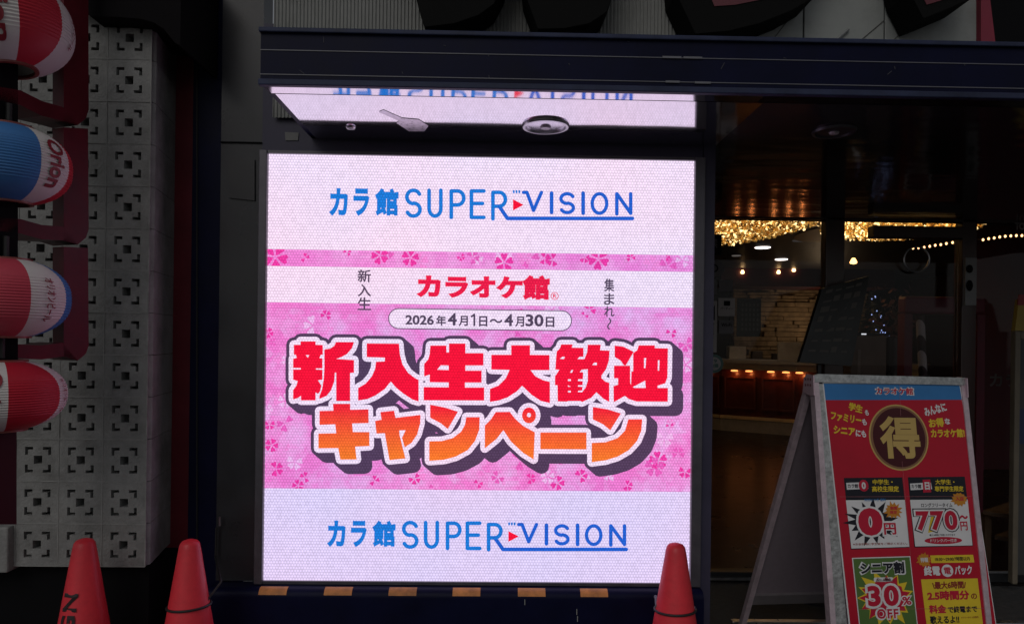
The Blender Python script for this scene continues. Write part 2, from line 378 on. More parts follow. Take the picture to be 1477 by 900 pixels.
for px, py, r, a0, dr in ((397, 371, 19, 60, ()), (501, 364, 6, 20, (1, 3)), (548, 369, 13, 35, ()), (592, 372, 13, 10, ()), (727, 379, 14, 90, ()), (785, 373, 9, 30, (2,)), (797, 375, 10, 80, (4,)),
    (863, 374, 16, 50, ()), (843, 372, 8, 10, (1, 2)), (961, 371, 6, 0, (2, 3)), (949, 664, 14, 25, ()), (804, 696, 11, 70, (1,)), (838, 686, 10, 0, (3,)), (850, 447, 10, 200, (0, 1)), (843, 455, 6, 270, (0, 2, 4)),
    (389, 612, 8, 20, (1,)), (392, 642, 10, 70, ()), (398, 676, 11, 40, (2,)), (440, 688, 8, 10, (0, 3)), (598, 690, 9, 50, (1,)), (540, 693, 8, 15, (2, 4)), (625, 500, 6, 250, (0, 2)), (552, 585, 6, 30, (1, 2)),
    (988, 680, 10, 10, (1,)), (966, 614, 6, 100, (0, 2, 3)), (690, 697, 7, 0, (1, 3)), (765, 690, 8, 44, (2,)), (588, 452, 7, 80, (0, 3)), (968, 480, 8, 20, (1, 3)), (387, 480, 8, 60, (2,)), (430, 700, 9, 30, ()),
    (440, 372, 7, 15, (2, 4)), (665, 371, 6, 50, (1,)), (910, 372, 7, 70, (3,)), (935, 500, 7, 10, (1, 2)), (470, 455, 8, 35, (3,)), (905, 700, 8, 20, (2,))):
    blossom(px, py, r, a0, dr)


soft_petals = [led('led_soft_blossom', (232, 100, 190)), led('led_pale_blossom', (238, 186, 234)), led('led_mid_blossom', (242, 142, 214))]
rb = random.Random(23)
for i in range(52):
    py_ = rb.uniform(366, 386) if i % 5 == 0 else rb.choice((rb.uniform(445, 500), rb.uniform(660, 704), rb.uniform(500, 660)))
    px_b = rb.uniform(388, 994) if (py_ < 490 or py_ > 655) else rb.choice((rb.uniform(386, 418), rb.uniform(958, 995)))
    blossom(px_b, py_, rb.uniform(6, 15), rb.uniform(0, 72), tuple(k_ for k_ in range(5) if rb.random() < .3), soft_petals[i % 3], .0012 + .00001 * i)
# logo lines, top and bottom
def logo(fx, fy, name, cb, cd):
    L = MB(); wpx = 5.4 / 383; h = .003
    P = lambda pts: [S.pix(fx(a), fy(b_)) for a, b_ in pts]
    def arc(cx, cy, rx, ry, a0, a1, n=14): return [(cx + rx * math.cos(R(a0 + (a1 - a0) * i / n)), cy - ry * math.sin(R(a0 + (a1 - a0) * i / n))) for i in range(n + 1)]
    for ch, x0, x1 in (('カ', 475, 502), ('ラ', 510, 533), ('館', 541, 575)):
        text(L, S, ch, fx(x0), fy(272), fx(x1), fy(312), h, 0, .045)
    st = lambda pts, wd=wpx, mi=0: stroke(L, S, P(pts), wd, h, mi, caps=True)
    sS = lambda x0, x1, y0, y1: arc((x0 + x1) / 2, y0 + (y1 - y0) * .26, (x1 - x0) / 2, (y1 - y0) * .26, 25, 265, 16) + arc((x0 + x1) / 2, y0 + (y1 - y0) * .75, (x1 - x0) / 2, (y1 - y0) * .25, 85, -155, 16)
    st(sS(587, 606, 275, 312)); st([(619, 275)] + [(619, 300)] + arc(627.5, 301, 8.5, 11, 180, 360) + [(636, 275)])
    st([(651, 314), (651, 276), (660, 276)] + arc(660, 286, 9, 10, 90, -90) + [(651, 296)])
    st([(698, 276), (680, 276), (680, 314), (698, 314)]); st([(680, 294), (696, 294)])
    st([(711, 316), (711, 278), (719, 278)] + arc(720, 288, 9, 10, 90, -90) + [(711, 298)]); st([(720, 298), (732, 315.5), (912, 315.5)], wpx, 1)
    for x in (741, 745, 749): st([(x, 276), (x, 278)], wpx * .5)
    st([(755, 278), (760, 278), (769.5, 304), (781, 278)], wpx * .92, 1)
    st([(795.5, 279), (795.5, 307)], wpx, 1); st(sS(809, 827, 280, 307), wpx * .92, 1); st([(841, 279), (841, 308)], wpx, 1)
    st(arc(864.5, 294, 10.5, 14, 0, 360, 26), wpx * .92, 1); st([(889.5, 309), (889.5, 280), (909.5, 308), (909.5, 280)], wpx * .95, 1)
    poly(L, S, [P([(740, 288), (740, 304), (755, 296)])], h, 2)
    return L.build(name, [cb, cd, redl], scr)
logo(lambda x: x, lambda y: y, 'header_lettering', blue, blue2)
logo(lambda x: 472 + (x - 475) * .9863, lambda y: 750 + (y - 272) * .955 + (x_ := 0), 'footer_lettering', blue, blue2)
# caption, date pill and small vertical captions
L = MB(); text(L, S, 'カラオケ館', 601, 396, 793, 432, .003, 0, .055)
pell(L, S, 800, 427, 5.5, 5.5, .003, 0, hole=.84); text(L, S, 'R', 797.6, 424, 802.6, 430, .003, 0, .02)
L.build('caption_lettering', caption, scr)
L = MB(); pround(L, S, 560, 446, 825, 476, 15, .002, 1); pround(L, S, 561.3, 447.3, 823.7, 474.7, 14, .0025, 0); L.build('date_pill', [white, grey_l], scr)
L = MB()
for s_, x0, x1, y0, y1 in (('2026', 585, 626, 454.5, 468.5), ('年', 629, 643.5, 455, 470), ('4', 646, 659, 451.5, 469.5), ('月', 661.5, 675, 455.5, 470.5), ('日', 691, 703, 456, 471), ('～', 706, 725, 460, 466),
                           ('4', 727.5, 740, 453, 470.5), ('月', 743, 756, 456.5, 471.5), ('30', 758, 784, 453.5, 471), ('日', 787, 799.5, 457, 472)):
    text(L, S, s_, x0, y0, x1, y1, .004, 0, .012 if s_ == '1' else .03)
stroke(L, S, [S.pix(680.2, 456.6), S.pix(684.2, 453.6), S.pix(684.2, 469.2)], 2.7 / 383, .004)
vtext(L, S, '新入生', 516, 535.5, ((389, 407.5), (410, 428), (429, 447.5)), .004, 0, .018)
vtext(L, S, '集まれ', 871, 886, ((402, 421), (423, 440), (442, 457)), .004, 0, .018)
cu, cv = S.pix(878.5, 467); stroke(L, S, [(cu + (.0055 * math.sin(t * 6.28)), cv + .02 - .04 * t) for t in [i / 12 for i in range(13)]], .005, .004)
L.build('date_lettering', grey_l, scr)
# big two-line headline, outlined
Z = lambda ox, oy, *loops: [[S.pix(ox + x / 7.5, oy + y / 7.5) for x, y in lp] for lp in loops]
def circ(cx, cy, rx, ry, n=24): return [(cx + rx * math.cos(2 * math.pi * k / n), cy + ry * math.sin(2 * math.pi * k / n)) for k in range(n)]
row1 = [
 Z(410, 480, [(108,130),(180,130),(180,92),(342,92),(342,130),(420,132),(420,236),(398,238),(384,272),(416,276),(416,384),(345,384),(345,396),(416,398),(416,506),(368,512),(405,570),(392,630),(368,660),(342,640),(342,728),(185,728),(185,680),(145,705),(100,718),(100,618),(135,570),(150,520),(100,505),(100,395),(182,395),(182,380),(100,378),(100,280),(140,270),(128,236),(108,236)], [(235,240),(275,240),(258,270)]),
 Z(410, 480, [(437,180),(500,170),(545,140),(562,100),(757,100),(735,165),(680,230),(620,262),(565,282),(757,295),(757,430),(715,432),(715,735),(565,735),(565,430),(550,430),(545,520),(510,620),(460,680),(385,712),(382,690),(412,610),(430,500),(437,380)]),
 Z(510, 480, [(145,115),(492,118),(502,230),(530,340),(590,430),(660,485),(705,508),(705,740),(640,720),(540,655),(460,590),(405,525),(340,605),(240,675),(150,715),(52,730),(52,595),(130,550),(200,470),(235,390),(245,312),(340,308),(340,268),(145,262)]),
 Z(600, 480, [(157,137),(330,137),(330,212),(358,212),(358,115),(535,115),(535,220),(730,220),(730,352),(535,352),(535,408),(710,408),(710,536),(530,536),(530,590),(738,590),(738,730),(85,728),(85,585),(355,588),(355,535),(150,532),(150,450),(90,470),(90,335),(135,285),(150,225)], [(230,398),(270,350),(355,352),(355,402)]),
 Z(695, 480, [(318,135),(520,135),(520,238),(730,240),(730,402),(525,402),(580,470),(660,510),(735,530),(735,757),(640,735),(540,670),(435,570),(380,630),(280,695),(180,730),(88,745),(88,605),(180,570),(260,490),(300,400),(103,395),(103,237),(318,237)]),
 Z(790, 480, [(145,125),(270,125),(258,160),(385,162),(385,258),(345,258),(320,284),(395,284),(425,210),(432,128),(572,128),(565,188),(668,192),(660,300),(630,390),(580,460),(580,490),(620,525),(664,540),(664,745),(600,710),(525,640),(470,700),(365,748),(360,735),(218,735),(210,742),(108,740),(105,566),(78,565),(78,470),(125,398),(82,395),(90,270),(97,200),(130,170)],
   [(130,280),(160,258),(185,258),(175,284)], [(480,348),(500,322),(530,322),(530,350)],
   [(345,425),(365,398),(432,392),(432,520),(410,590),(370,640),(325,640),(330,625),(372,622),(376,582),(325,580),(330,565),(376,565),(378,522),(325,520),(330,500),(380,500),(382,425)],
   [(240,430),(255,400),(275,400),(262,430)], [(218,500),(248,500),(248,520),(218,520)], [(218,565),(248,565),(248,582),(218,582)], [(218,625),(248,625),(248,643),(218,643)]),
 Z(875, 480, [(85,138),(180,150),(290,205),(205,352),(185,350),(150,300),(85,260)]),
 Z(875, 480, [(345,135),(518,135),(518,165),(660,168),(655,480),(630,545),(548,570),(548,595),(660,595),(658,742),(320,740),(240,715),(195,680),(75,748),(72,575),(122,560),(122,490),(78,490),(78,355),(252,355),(252,540),(262,560),(266,420),(285,415),(285,220),(330,185)], [(280,585),(415,515),(420,595),(300,595)], [(402,272),(425,272),(418,380),(402,380)], [(552,295),(570,295),(565,408),(550,408)])]
row2 = [
 Z(440, 570, [(305,90),(490,90),(492,155),(688,150),(690,298),(512,302),(520,395),(698,395),(698,545),(545,552),(560,690),(385,692),(362,568),(148,570),(148,412),(340,408),(330,312),(160,318),(160,168),(310,165)]),
 Z(530, 570, [(142,180),(290,165),(305,242),(575,210),(572,300),(540,420),(480,510),(405,560),(375,460),(415,375),(345,378),(350,430),(412,680),(240,698),(190,408),(100,412),(85,275),(155,262)]),
 Z(600, 570, [(155,100),(310,130),(455,175),(345,362),(270,300),(155,240)]), Z(600, 570, [(545,235),(690,235),(685,370),(640,490),(560,590),(430,660),(300,695),(145,705),(145,495),(280,492),(400,460),(490,390),(530,320)]),
 Z(680, 570, [(262,180),(415,178),(470,250),(560,330),(685,398),(672,690),(560,620),(430,500),(345,375),(270,470),(145,570),(145,325),(210,260)]), Z(680, 570, circ(622, 215, 75, 85), circ(622, 212, 22, 24)),
 Z(770, 570, [(70,400),(568,400),(568,582),(70,580)]),
 Z(840, 570, [(112,125),(270,150),(415,195),(300,375),(220,310),(112,258)]), Z(840, 570, [(495,258),(645,258),(635,380),(590,490),(500,590),(380,660),(250,700),(100,720),(100,512),(250,505),(380,460),(460,380)])]
k = 1 / 383.
dk = MB()
for G in row1 + row2:
    for i in range(6):
        dx, dz = 2.3 * i * k, -1.95 * i * k
        outline(dk, S, [[(a + dx, b_ + dz) for a, b_ in G[0]]], 11.2 * k, .0022)
dk.build('headline_shadow', plum, scr)
wh = MB()
for G in row1 + row2: outline(wh, S, [G[0]], 6.6 * k, .0032)
wh.build('headline_outline', white, scr)
hd = MB()
for G in row1: poly(hd, S, G, .0042, 0)
for G in row2: poly(hd, S, G, .0042, 1)
hd.build('headline_lettering', [redl, grad], scr)

# ================================================================== WALL AROUND THE SCREEN
X = lambda px, Y, py=500: on_y(px, py, Y).x
XR = .885                                    # right edge of the screen's own pier
wall = thing('screen_pier', 'dark blue grey pier wall framing the lit screen', 'wall', (0, .1, 0))
xl = X(312, 0)
mb = MB(); mb.box(xl, -.832, .02, .12, .50, 3.4); mb.build('side_panel', grey_wall, wall)
mb = MB(); mb.box(-.832, XR, .02, .12, ZT + .012, 2.6); mb.build('head_panel', head_m, wall)
mb = MB(); mb.box(.84, XR, .012, 1.6, 0, 2.6); mb.build('end_panel', head_m, wall)
pp = [on_y(px, py, .018) for px, py in ((330, 228), (368, 231), (368, 290), (331, 286))]
mb = MB(); mb.slab(pp, (0, -1, 0), .006); mb.build('cover_plate', black_paint, wall)
mb = MB(); mb.box(xl, -.832, .012, .02, on_y(350, 207, .02).z, on_y(350, 207, .02).z + .004); mb.build('panel_joint', soft_black, wall)
tag(MB.build((lambda q: (q.slab([on_y(px, py, .018) for px, py in ((411, 191), (431, 192), (430, 203), (412, 203))], (0, -1, 0), .002), q)[1])(MB()), 'adhesive_residue', mat('dull_tape_residue', (.16, .16, .16), .8)), 'pale square of tape residue on the wall under the canopy corner', 'tape residue')

# plinth under the screen, with hazard tape along its rounded edge
pl_ = thing('screen_plinth', 'dark navy plinth with orange hazard stripes below the screen', 'plinth', (0, 0, 0))
def nose(x0, x1, mbx, e=0.):
    prof = [(.02, ZB - .014 + e), (-.03, ZB - .014 + e)]
    prof += [(-.03 - (.03 + e) * math.sin(R(a)), ZB - .044 + (.03 + e) * math.cos(R(a))) for a in range(10, 91, 10)]
    return prof
prof = nose(0, 0, None) + [(-.06, 0.0), (.02, 0)]
mb = MB(); xa, xb = xl, .84
mb.add([(x, y, z) for x in (xa, xb) for y, z in prof], [tuple(range(len(prof))), tuple(range(len(prof), 2 * len(prof)))[::-1]] + [(i, (i + 1) % len(prof), len(prof) + (i + 1) % len(prof), len(prof) + i) for i in range(len(prof))])
mb.build('body', navy, pl_, smooth=True)
tape = mat('orange_hazard_tape', (.50, .19, .045), .6, var=.35, scale=24, dirt=.75)
for px in (394, 488, 581, 673, 767, 857):
    c = X(px, -.05, 842); ta = MB(); pr = [(y, z) for y, z in nose(0, 0, None, .0015)][1:-2]
    ta.add([(x, y, z) for x in (c - .051, c + .051) for y, z in pr], [(i, i + 1, len(pr) + i + 1, len(pr) + i) for i in range(len(pr) - 1)])
    ta.build('hazard_stripe', tape, pl_, smooth=True)
for px, py in ((757, 868), (832, 882), (833, 892)):
    a, b_ = on_y(px, py - 4, -.0615), on_y(px, py + 4, -.0615)
    q = MB(); q.tube([a, b_], .0016, 6); q.build('paint_scratch', grey_smooth, pl_)

# pilasters on the left
mb = MB(); mb.box(X(236, .12), X(281, .1), .1, .3, 0, 3.4); tag(mb.build('red_pilaster', maroon), 'dull maroon strip of wall beside the pale block wall', 'pilaster')
mb = MB(); mb.box(X(281, .1), xl - .0, .06, .3, 0, 3.4)
npil = mb.build('navy_pilaster', navy); tag(npil, 'narrow dark navy pilaster between the maroon strip and the grey wall', 'pilaster')
q = MB(); q.tube([on_y(284, y, .055) for y in (75, 150, 300, 420, 560, 700, 790)], .003, 6); tag(q.build('cable', rubber), 'thin dark cable running down the edge of the navy pilaster', 'cable')
q = MB(); q.tube([on_y(317, y, -.0) for y in (745, 752, 758)], .0035, 6); tag(q.build('metal_clip', steel), 'small bright metal clip low on the grey wall beside the left cone', 'clip')

# ================================================================== BREEZE BLOCK WALL
YF = -.17
zb = on_y(130, 822, YF).z; z_top = on_y(190, 28, YF).z; xr = X(218, YF, 400); bs = (xr - X(149, YF, 400)) ; bw = .148
rows = [55, 118, 180, 242, 305, 366, 427, 487, 548, 606, 666, 726, 786]
bwall = thing('block_wall', 'pale breeze block wall with square cut-out pattern on the left', 'wall', (-1.6, YF, zb))
mb = MB(); cz = [on_y(181, y, YF).z for y in rows]; pz = (cz[0] - cz[-1]) / 12
cxs = [X(182, YF, 450), X(119, YF, 450), X(57, YF, 450), X(-5, YF, 450), X(-67, YF, 450)]
px_ = cxs[0] - cxs[1]
def block_face(mb, cx, cz_, hw, hh, y, holes=True):
    """one moulded block: flat face with a square hole and four L-shaped slots, all real recesses"""
    s = pz
    a, b_, e = .30 * s, .18 * s, .14 * s
    cuts = [-.305 * s, -.235 * s, -.115 * s, -.098 * s, .098 * s, .115 * s, .235 * s, .305 * s]; gx = [-hw] + cuts + [hw]; gz = [-hh] + cuts + [hh]
    def isH(x, z):
        ax, az = abs(x) / s, abs(z) / s
        if ax < .098 and az < .098: return True
        if ax < .305 and az < .305 and ax > .115 and az > .115: return ax > .235 or az > .235
        return False
    dep = .07
    for i in range(len(gx) - 1):
        for j in range(len(gz) - 1):
            x0, x1, z0, z1 = gx[i], gx[i + 1], gz[j], gz[j + 1]; xm, zm = (x0 + x1) / 2, (z0 + z1) / 2
            Q = lambda yy: [(cx + x0, yy, cz_ + z0), (cx + x1, yy, cz_ + z0), (cx + x1, yy, cz_ + z1), (cx + x0, yy, cz_ + z1)]
            if not isH(xm, zm): mb.add(Q(y), [(0, 1, 2, 3)]); continue
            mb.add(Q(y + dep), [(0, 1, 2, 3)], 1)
            for (ax, az), sd_ in (((xm, z1 + 1e-4), 2), ((xm, z0 - 1e-4), 0), ((x1 + 1e-4, zm), 1), ((x0 - 1e-4, zm), 3)):
                if not isH(ax, az):
                    p, r_ = [(0, 1), (1, 2), (2, 3), (3, 0)][sd_]; f0, f1 = Q(y), Q(y + dep)
                    mb.add([f0[p], f0[r_], f1[r_], f1[p]], [(0, 1, 2, 3)])
gap = .0010
for ci, cx in enumerate(cxs):
    for r_ in range(-2, 13):
        c_ = cz[0] - pz * r_
        if r_ < -0: continue
        block_face(mb, cx, c_, px_ / 2 - gap, pz / 2 - gap, YF + random.uniform(0, .002))
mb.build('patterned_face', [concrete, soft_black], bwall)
mb = MB(); xc0 = cxs[0] + px_ / 2; x_end = X(252, .13, 600)
for r_ in range(14):
    z_ = cz[0] + pz / 2 - pz * r_; mb.box(cxs[-1] - px_ / 2, xc0, YF - .0012, YF + .004, z_ - .0022, z_ + .0014)
for c_ in cxs[:-1]:
    x_ = c_ - px_ / 2; mb.box(x_ - .0016, x_ + .0014, YF - .0009, YF + .0035, cz[-1] - pz / 2, cz[0] + pz / 2)
mb.box(xc0 - .002, xc0 + .0022, YF - .0009, YF + .0035, cz[-1] - pz / 2, cz[0] + pz / 2)
mb.build('mortar_joints', mat('pale_mortar', (.25, .25, .24), .9, var=.25, scale=20), bwall)
mb = MB()
for r_ in range(13):
    c_ = cz[0] - pz * r_; j = random.uniform(-.002, .002)
    xe = X(251, .13, 600)
    P = [(xc0 + .002, YF + .004), (xr - .035, YF + j), (xr - .016, YF + .003 + j), (xr - .002, YF + .022), (xr + (xe - xr) * .5, YF + .15 + j), (xe, .13), (xe - .16, .13)]
    mb.slab([(x, y, c_ - pz / 2 + gap) for x, y in P], (0, 0, 1), pz - 2 * gap)
mb.build('corner_blocks', concrete, bwall)
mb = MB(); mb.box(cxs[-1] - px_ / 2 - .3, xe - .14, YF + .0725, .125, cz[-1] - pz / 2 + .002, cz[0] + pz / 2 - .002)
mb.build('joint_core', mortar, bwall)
mb = MB(); mb.box(cxs[2] - px_ / 2 - .7, cxs[2] - px_ / 2 - .003, YF - .03, YF + .07, on_y(10, 822, YF).z, on_y(10, 757, YF).z, bev=.006); mb.build('ledge_block', concrete, bwall)
mb = MB(); mb.box(-3.4, xr - .02, YF + .05, .098, 0, zb - .002); mb.box(xr - .019, xe - .006, .10, .128, 0, zb - .002); tag(mb.build('wall_footing', soft_black), 'black set-back base below the pale block wall', 'footing')  # matt black boxes set back under the blocks
mb = MB()
P = [on_y(px, py, -.25) for px, py in ((-60, -80), (262, -80), (260, 66), (252, 62), (236, 42), (222, 33), (205, 28), (170, 25), (130, 24), (100, 0), (-60, -5))]
mb2 = MB(); 
loops = [[(p.x, p.z) for p in P]]; PLN = Plane((0, -.25, 0), (1, 0, 0), (0, 0, 1)); poly(mb2, PLN, loops, 0); PL2 = Plane((0, .05, 0), (1, 0, 0), (0, 0, 1)); poly(mb2, PL2, loops, 0)
n = len(P)
for i in range(n):
    a, b_ = P[i], P[(i + 1) % n]; mb2.add([a, b_, (b_.x, .05, b_.z), (a.x, .05, a.z)], [(0, 1, 2, 3)])
tag(mb2.build('awning', mat('black_awning_cloth', (.007, .006, .007), .9, spec=.1)), 'black curved awning edge above the top of the block wall', 'awning')

# ================================================================== LANTERN RACK AND LANTERNS
rack = thing('lantern_rack', 'dark red steel rack of rounded frames in front of the block wall', 'rack', (-1.5, -.4, 1.4))
RY1, RY0 = -.30, -.56                        # right end of the frames is farther from the street than the left end
def rp(px, py):                              # point on the slanted plane of the rack
    p1, p0 = on_y(128, 490, RY1), on_y(0, 490, RY0); d = (p1 - p0).normalized(); n_ = d.cross(Vector((0, 0, 1)))
    r_ = ray(px, py); return EYE + r_ * ((p1 - EYE).dot(n_) / r_.dot(n_))
rn = (on_y(128, 490, RY1) - on_y(0, 490, RY0)).normalized().cross(Vector((0, 0, 1))); RIN = -rn if rn.y < 0 else rn
def frame_part(y_top, y_bot, slope_t, slope_b):
    q = MB()
    # right upright
    zc = [(92, y_top), (127, y_top + 2), (128, y_bot - 22), (124, y_bot - 10), (112, y_bot), (92, y_bot - 6)]
    P_ = [rp(*a) for a in zc]; q.slab(P_, RIN, .05)
    # bottom rail, rising towards the street for the frames above eye level
    rail_o = [(112, y_bot), (92, y_bot - 6), (60, y_bot - slope_b * .38), (30, y_bot - slope_b * .80), (0, y_bot - slope_b), (-70, y_bot - slope_b * 1.25)]
    rail_i = [(92, y_bot - 24), (91, y_bot - 26), (60, y_bot - 20 - slope_b * .42), (30, y_bot - 20 - slope_b * .84), (0, y_bot - 19 - slope_b), (-70, y_bot - 20 - slope_b * 1.25)]
    for i in range(len(rail_o) - 1):
        q.slab([rp(*rail_o[i]), rp(*rail_i[i]), rp(*rail_i[i + 1]), rp(*rail_o[i + 1])], RIN, .11)
    return q
for yt, yb, sb in ((-120, 181, 36), (184, 353, 20), (356, 520, 4)):
    frame_part(yt, yb, 0, sb).build('rack_frame', rack_red, rack)
q = MB(); q.slab([rp(-70, -60), rp(26, -60), rp(26, 530), rp(-70, 530)], RIN, .03); q.build('back_board', soft_black, rack)
q = MB(); q.slab([rp(-70, 530), rp(24, 530), rp(24, 756), rp(-70, 756)], RIN, .03); q.build('lower_board', mat('dark_oxblood_paint', (.035, .003, .006), .6, spec=.2), rack)

paper = {k_: mat('lantern_paper_' + k_, c_, .55, var=.08, scale=5, spec=.4) for k_, c_ in (('white', (.62, .60, .57)), ('red', (.46, .012, .030)), ('blue', (.045, .17, .42)), ('pink', (.50, .055, .085)), ('navy', (.04, .07, .24)))}
ring_m = mat('lantern_rim_plastic', (.22, .05, .04), .4)
ink = mat('lantern_red_ink', (.22, .008, .018), .6)
def lantern(label, cx, cz_, cy, a, hh, cols, texts, tilt=(0, 0)):
    """paper lantern on a vertical axis: coloured panels by longitude, ribs as real rings"""
    root = thing('paper_lantern', label, 'lantern', (cx, cy, cz_), 'paper beer lanterns hung in the red rack')
    prof = []; nr = 27
    rad = lambda t: a * (max(0, 1 - (abs(t) * .93) ** 2.35)) ** .5
    for i in range(nr * 2 + 1):
        t = -1 + i / nr; r_ = rad(t) * (1.0 if i % 2 else .9865)
        prof.append((r_, t * hh))
    q = MB(); n_ = 96; order = ['white', 'red', 'blue', 'pink', 'navy']
    vs = [(cx + r_ * math.cos(2 * math.pi * j / n_), cy + r_ * math.sin(2 * math.pi * j / n_), cz_ + h) for r_, h in prof for j in range(n_)]
    b0 = len(q.v); q.v += vs
    for i in range(len(prof) - 1):
        for j in range(n_):
            ang = (360 * (j + .5) / n_) % 360; cc = 'white'
            for lo, hi, c_ in cols:
                if lo <= ang < hi: cc = c_
            q.f.append((i * n_ + j, i * n_ + (j + 1) % n_, (i + 1) * n_ + (j + 1) % n_, (i + 1) * n_ + j)); q.mi.append(order.index(cc))
    q.build('paper_shade', [paper[o] for o in order], root, smooth=True)
    for sgn in (1, -1):
        q = MB(); r1 = rad(1) ; q.lathe([(r1 * .84, sgn * (hh - .004)), (r1 * 1.0, sgn * (hh - .005)), (r1 * 1.0, sgn * (hh + .005)), (r1 * .84, sgn * (hh + .006)), (r1 * .84, sgn * (hh - .004))], 48, (cx, cy, cz_)); q.build('rim', ring_m, root, smooth=True)
    for s_, az, zc, Lh, Wd, bold in texts:    # writing runs down the shade, turned on its side
        vs, fs, (x0, x1, y0, y1) = glyphs(s_, bold)
        q = MB(); out = []
        for v in vs:
            tt = (v.x - x0) / (x1 - x0) - .5; ss = (v.y - y0) / (y1 - y0) - .5
            z = zc - tt * Lh; r_ = rad(max(-1, min(1, z / hh))) * 1.006 + .0015; an = R(az) + ss * Wd / a
            out.append((cx + r_ * math.cos(an), cy + r_ * math.sin(an), cz_ + z))
        q.add(out, fs); q.build('lettering', ink, root)
    q = MB(); q.tube([(cx, cy, cz_ + hh + .01), (cx, cy, cz_ + hh + .07)], .008, 8); q.build('hanger', rubber, root)
    if tilt != (0, 0): root.rotation_euler = (R(tilt[0]), R(tilt[1]), 0)
    return root
def lan(px, py, rpx, hpx, D, *a, **kw):
    p = on_y(px, py, D - 2.572); k_ = D / F
    return (p.x, p.z, p.y, rpx * k_, hpx * k_)
l1 = lan(8, 38, 84, 62, 2.02); l2 = lan(12, 238, 78, 53, 2.02); l3 = lan(8, 430, 80, 54, 2.02); l4 = lan(2, 570, 80, 48, 2.02)
# longitudes: the camera sees roughly 270 +- 90 degrees, shifted by the view from the right (about 305 is face-on)
lantern('red and white striped lantern at the top of the red rack', l1[0], l1[1], l1[2], l1[3], l1[4], ((316, 358, 'red'), (200, 268, 'blue')), (('Orion', 300, .0, .20, .05, .03), ('オリオンビール', 16, -.01, .13, .022, .02)), (0, -8))
lantern('bright blue and white lantern second from the top of the rack', *l2, ((268, 333, 'blue'), (12, 90, 'red')), (('Orion', 352, .0, .14, .056, .03),))
lantern('dusty pink and white lantern with a blue edge in the rack', *l3, ((230, 328, 'pink'), (8, 90, 'blue')), (('オリオンビール', 346, -.005, .125, .030, .02),))
lantern('red lantern with white lettered panel at the bottom of the rack', *l4, ((310, 360, 'red'), (0, 2, 'red'), (180, 262, 'blue')), (('Orion', 298, .0, .15, .05, .03), ('オリオンビール', 14, -.0, .10, .022, .02)))

# ================================================================== CANOPY
YC = -.53; ZS = 2.167; ZF0 = on_y(700, 0, YC).z
can = thing('canopy', 'long dark navy canopy with a mirrored underside above the screen', 'canopy', (0, YC, ZS))
xl_c = X(376, YC, 80); xr_c = 4.2
z_t = on_y(376, 42, YC).z; z_b = on_y(376, 123, YC).z
zz = lambda y: on_y(376, y, YC).z
mb = MB(); mb.box(xl_c, xr_c, YC, YC + .03, ZS + .004, zz(48)); mb.build('fascia', navy, can)
mb = MB(); mb.box(xl_c - .004, xr_c, YC - .012, YC + .05, zz(48), zz(41), bev=.003); mb.build('top_flange', navy_edge, can)
mb = MB(); mb.box(xl_c - .004, xr_c, YC - .010, YC + .012, z_b - .002, zz(115), bev=.003); mb.build('bottom_lip', navy_edge, can)
for y in (72.5, 107.5):
    mb = MB(); mb.box(xl_c, xr_c, YC - .0022, YC + .002, zz(y) - .0012, zz(y) + .0012); mb.build('fascia_joint', mat('joint_glint_grey', (.12, .12, .14), .4), can)  # joint ridges coloured paler to paint in the light they catch
for x0, x1, y in ((955, 982, 72.5), (985, 1012, 72.5), (960, 980, 108), (1002, 1025, 108.5)):
    a, b_ = X(x0, YC, 95), X(x1, YC, 95); mb = MB(); mb.box(a, b_, YC - .005, YC + .002, zz(y) - .0025, zz(y) + .0035); mb.build('joint_plate', mat('dull_plate', (.13, .13, .15), .45), can)
for px, py, dx, dy in ((467, 54, 0, 8), (432, 102, 7, 5), (580, 104, 1, 3), (704, 78, 1, 4), (705, 109, 1, 5), (640, 66, 3, 1), (820, 92, 2, 2), (905, 60, 3, 1), (1040, 100, 5, -9), (1280, 108, 6, -5), (1290, 96, 1, 4), (1130, 84, 4, 1), (1390, 92, 2, 3)):
    q = MB(); q.tube([on_y(px, py, YC - .0005), on_y(px + dx, py + dy, YC - .0005)], .0013, 5); q.build('paint_scratch', mat('scuffed_paint', (.045, .045, .06), .7), can)
mb = MB(); mb.box(xl_c, xl_c + .02, YC + .03, .02, ZS + .004, zz(48) - .01); mb.build('end_panel', navy, can)
mb = MB(); mb.box(xl_c, xr_c, YC + .05, .02, zz(48) - .012, zz(48) - .002); mb.build('top_sheet', navy, can)
def mirror_mat():
    mm = bpy.data.materials.new('mirror_soffit'); mm.use_nodes = True; t = mm.node_tree; p = t.nodes['Principled BSDF']
    p.inputs['Base Color'].default_value = (.80, .78, .83, 1); p.inputs['Metallic'].default_value = 1; p.inputs['Roughness'].default_value = .075
    tc = t.nodes.new('ShaderNodeTexCoord'); mp = t.nodes.new('ShaderNodeMapping'); mp.inputs['Scale'].default_value = (1, 3.2, 1)
    nz = t.nodes.new('ShaderNodeTexNoise'); nz.inputs['Scale'].default_value = 2.1; nz.inputs['Detail'].default_value = 1.5
    b = t.nodes.new('ShaderNodeBump'); b.inputs['Strength'].default_value = .28; b.inputs['Distance'].default_value = .012
    t.links.new(tc.outputs['Object'], mp.inputs[0]); t.links.new(mp.outputs[0], nz.inputs['Vector']); t.links.new(nz.outputs['Fac'], b.inputs['Height']); t.links.new(b.outputs[0], p.inputs['Normal']); return mm
